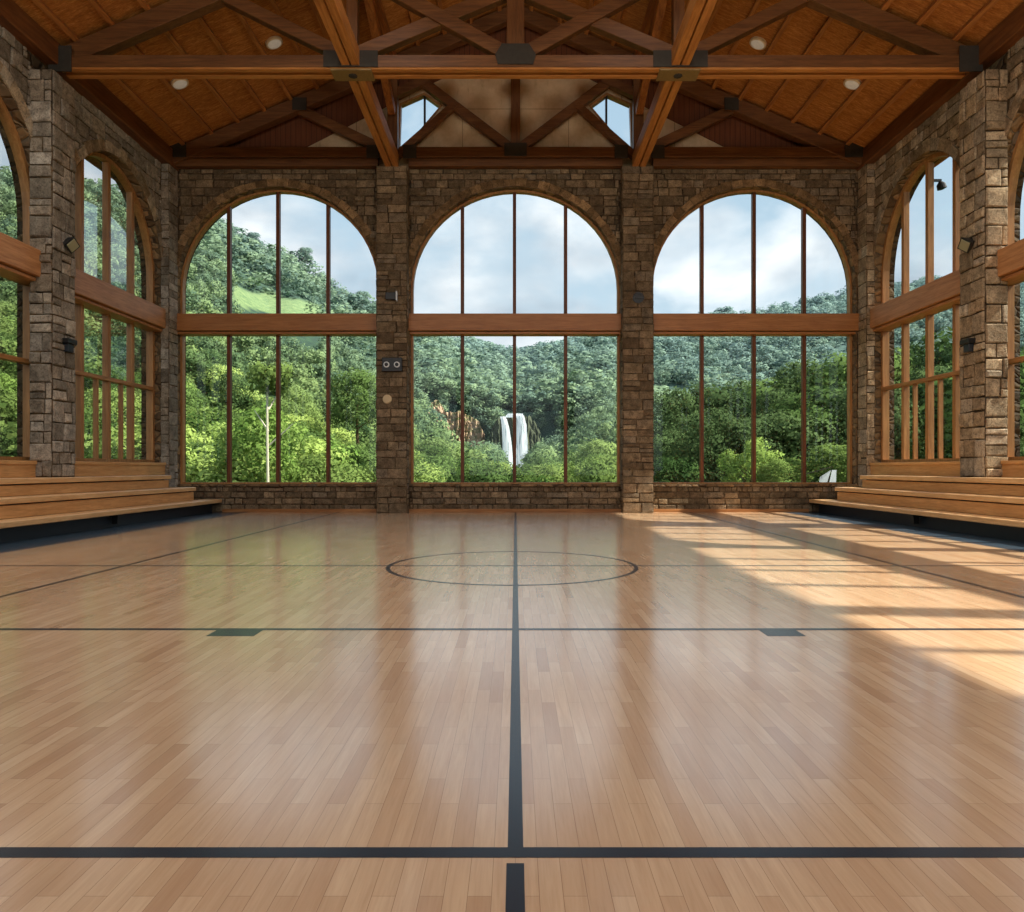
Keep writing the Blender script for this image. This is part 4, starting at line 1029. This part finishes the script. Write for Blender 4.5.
for X in (-250, -90, 90, 250):
    l = bpy.data.lights.new('far_wall_fill', 'AREA'); l.shape = 'DISK'; l.size = 0.9; l.energy = 150; l.color = (1.0, 0.95, 0.88)  # added unseen fill aimed at the far wall and roof
    o_ = bpy.data.objects.new('far_wall_fill', l); COL.objects.link(o_); o_.location = P(X, 100, 268); o_['kind'] = 'helper'
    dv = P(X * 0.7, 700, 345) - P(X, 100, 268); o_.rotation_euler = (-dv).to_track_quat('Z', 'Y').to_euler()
wd = bpy.data.worlds.new('sky'); scene.world = wd; wd.use_nodes = True
t = wd.node_tree; t.nodes.clear()
def wnode(typ, **kw):
    nd = t.nodes.new(typ)
    for k, v in kw.items(): setattr(nd, k, v)
    return nd
L = t.links.new
tc = wnode('ShaderNodeTexCoord'); sp = wnode('ShaderNodeSeparateXYZ'); L(tc.outputs['Generated'], sp.inputs[0])
rp = wnode('ShaderNodeValToRGB'); e = rp.color_ramp.elements
e[0].position = 0.0; e[0].color = (*srgb(70, 90, 60), 1); e[1].position = 0.5; e[1].color = (*srgb(196, 212, 222), 1)
x = e.new(0.49); x.color = (*srgb(110, 125, 105), 1); x = e.new(0.68); x.color = (*srgb(164, 189, 208), 1); x = e.new(1.0); x.color = (*srgb(132, 164, 194), 1)
ma = wnode('ShaderNodeMath', operation='MULTIPLY_ADD'); ma.inputs[1].default_value = 0.5; ma.inputs[2].default_value = 0.5; L(sp.outputs[2], ma.inputs[0]); L(ma.outputs[0], rp.inputs[0])
mpn = wnode('ShaderNodeMapping'); mpn.inputs['Scale'].default_value = (1, 1, 1.9); mpn.inputs['Location'].default_value = (0.35, 0.2, 0.1); L(tc.outputs['Generated'], mpn.inputs[0])
nz = wnode('ShaderNodeTexNoise'); nz.inputs['Scale'].default_value = 3.1; nz.inputs['Detail'].default_value = 9; nz.inputs['Roughness'].default_value = 0.52; nz.inputs['Distortion'].default_value = 0.35; L(mpn.outputs[0], nz.inputs['Vector'])
cr_ = wnode('ShaderNodeValToRGB'); cr_.color_ramp.elements[0].position = 0.42; cr_.color_ramp.elements[1].position = 0.56; L(nz.outputs['Fac'], cr_.inputs[0])
nz2 = wnode('ShaderNodeTexNoise'); nz2.inputs['Scale'].default_value = 5.5; nz2.inputs['Detail'].default_value = 8; L(mpn.outputs[0], nz2.inputs['Vector'])
cc_ = wnode('ShaderNodeValToRGB'); ee = cc_.color_ramp.elements; ee[0].position = 0.32; ee[0].color = (*srgb(156, 172, 187), 1); ee[1].position = 0.66; ee[1].color = (*srgb(244, 246, 248), 1); L(nz2.outputs['Fac'], cc_.inputs[0])
mx = wnode('ShaderNodeMix', data_type='RGBA'); L(cr_.outputs[0], mx.inputs[0]); L(rp.outputs[0], mx.inputs[6]); L(cc_.outputs[0], mx.inputs[7])
bg = wnode('ShaderNodeBackground'); bg.inputs[1].default_value = 1.06; L(mx.outputs[2], bg.inputs[0])
ow = wnode('ShaderNodeOutputWorld'); L(bg.outputs[0], ow.inputs[0])

# ------------------------------------------------------------------ camera
cam = bpy.data.cameras.new('camera'); cam.sensor_width = 36; cam.sensor_fit = 'HORIZONTAL'; cam.lens = FPX / 1024 * 36
cam.shift_x = -(CX - 512) / 1024; cam.shift_y = (CY - 456) / 1024; cam.clip_end = 5000; cam.clip_start = 0.05
co = bpy.data.objects.new('camera', cam); COL.objects.link(co); co.location = P(0, 0, 0); co.rotation_euler = (math.radians(90), 0, 0)
scene.camera = co
scene.view_settings.view_transform = 'Standard'; scene.view_settings.look = 'None'; scene.view_settings.exposure = 0.36
cy = scene.cycles
cy.max_bounces = 8; cy.diffuse_bounces = 4; cy.glossy_bounces = 3; cy.transparent_max_bounces = 12; cy.transmission_bounces = 4
cy.use_denoising = True; cy.caustics_reflective = False; cy.caustics_refractive = False; cy.sample_clamp_indirect = 6.0
for o in bpy.data.objects:
    if '_o' in o: del o['_o']
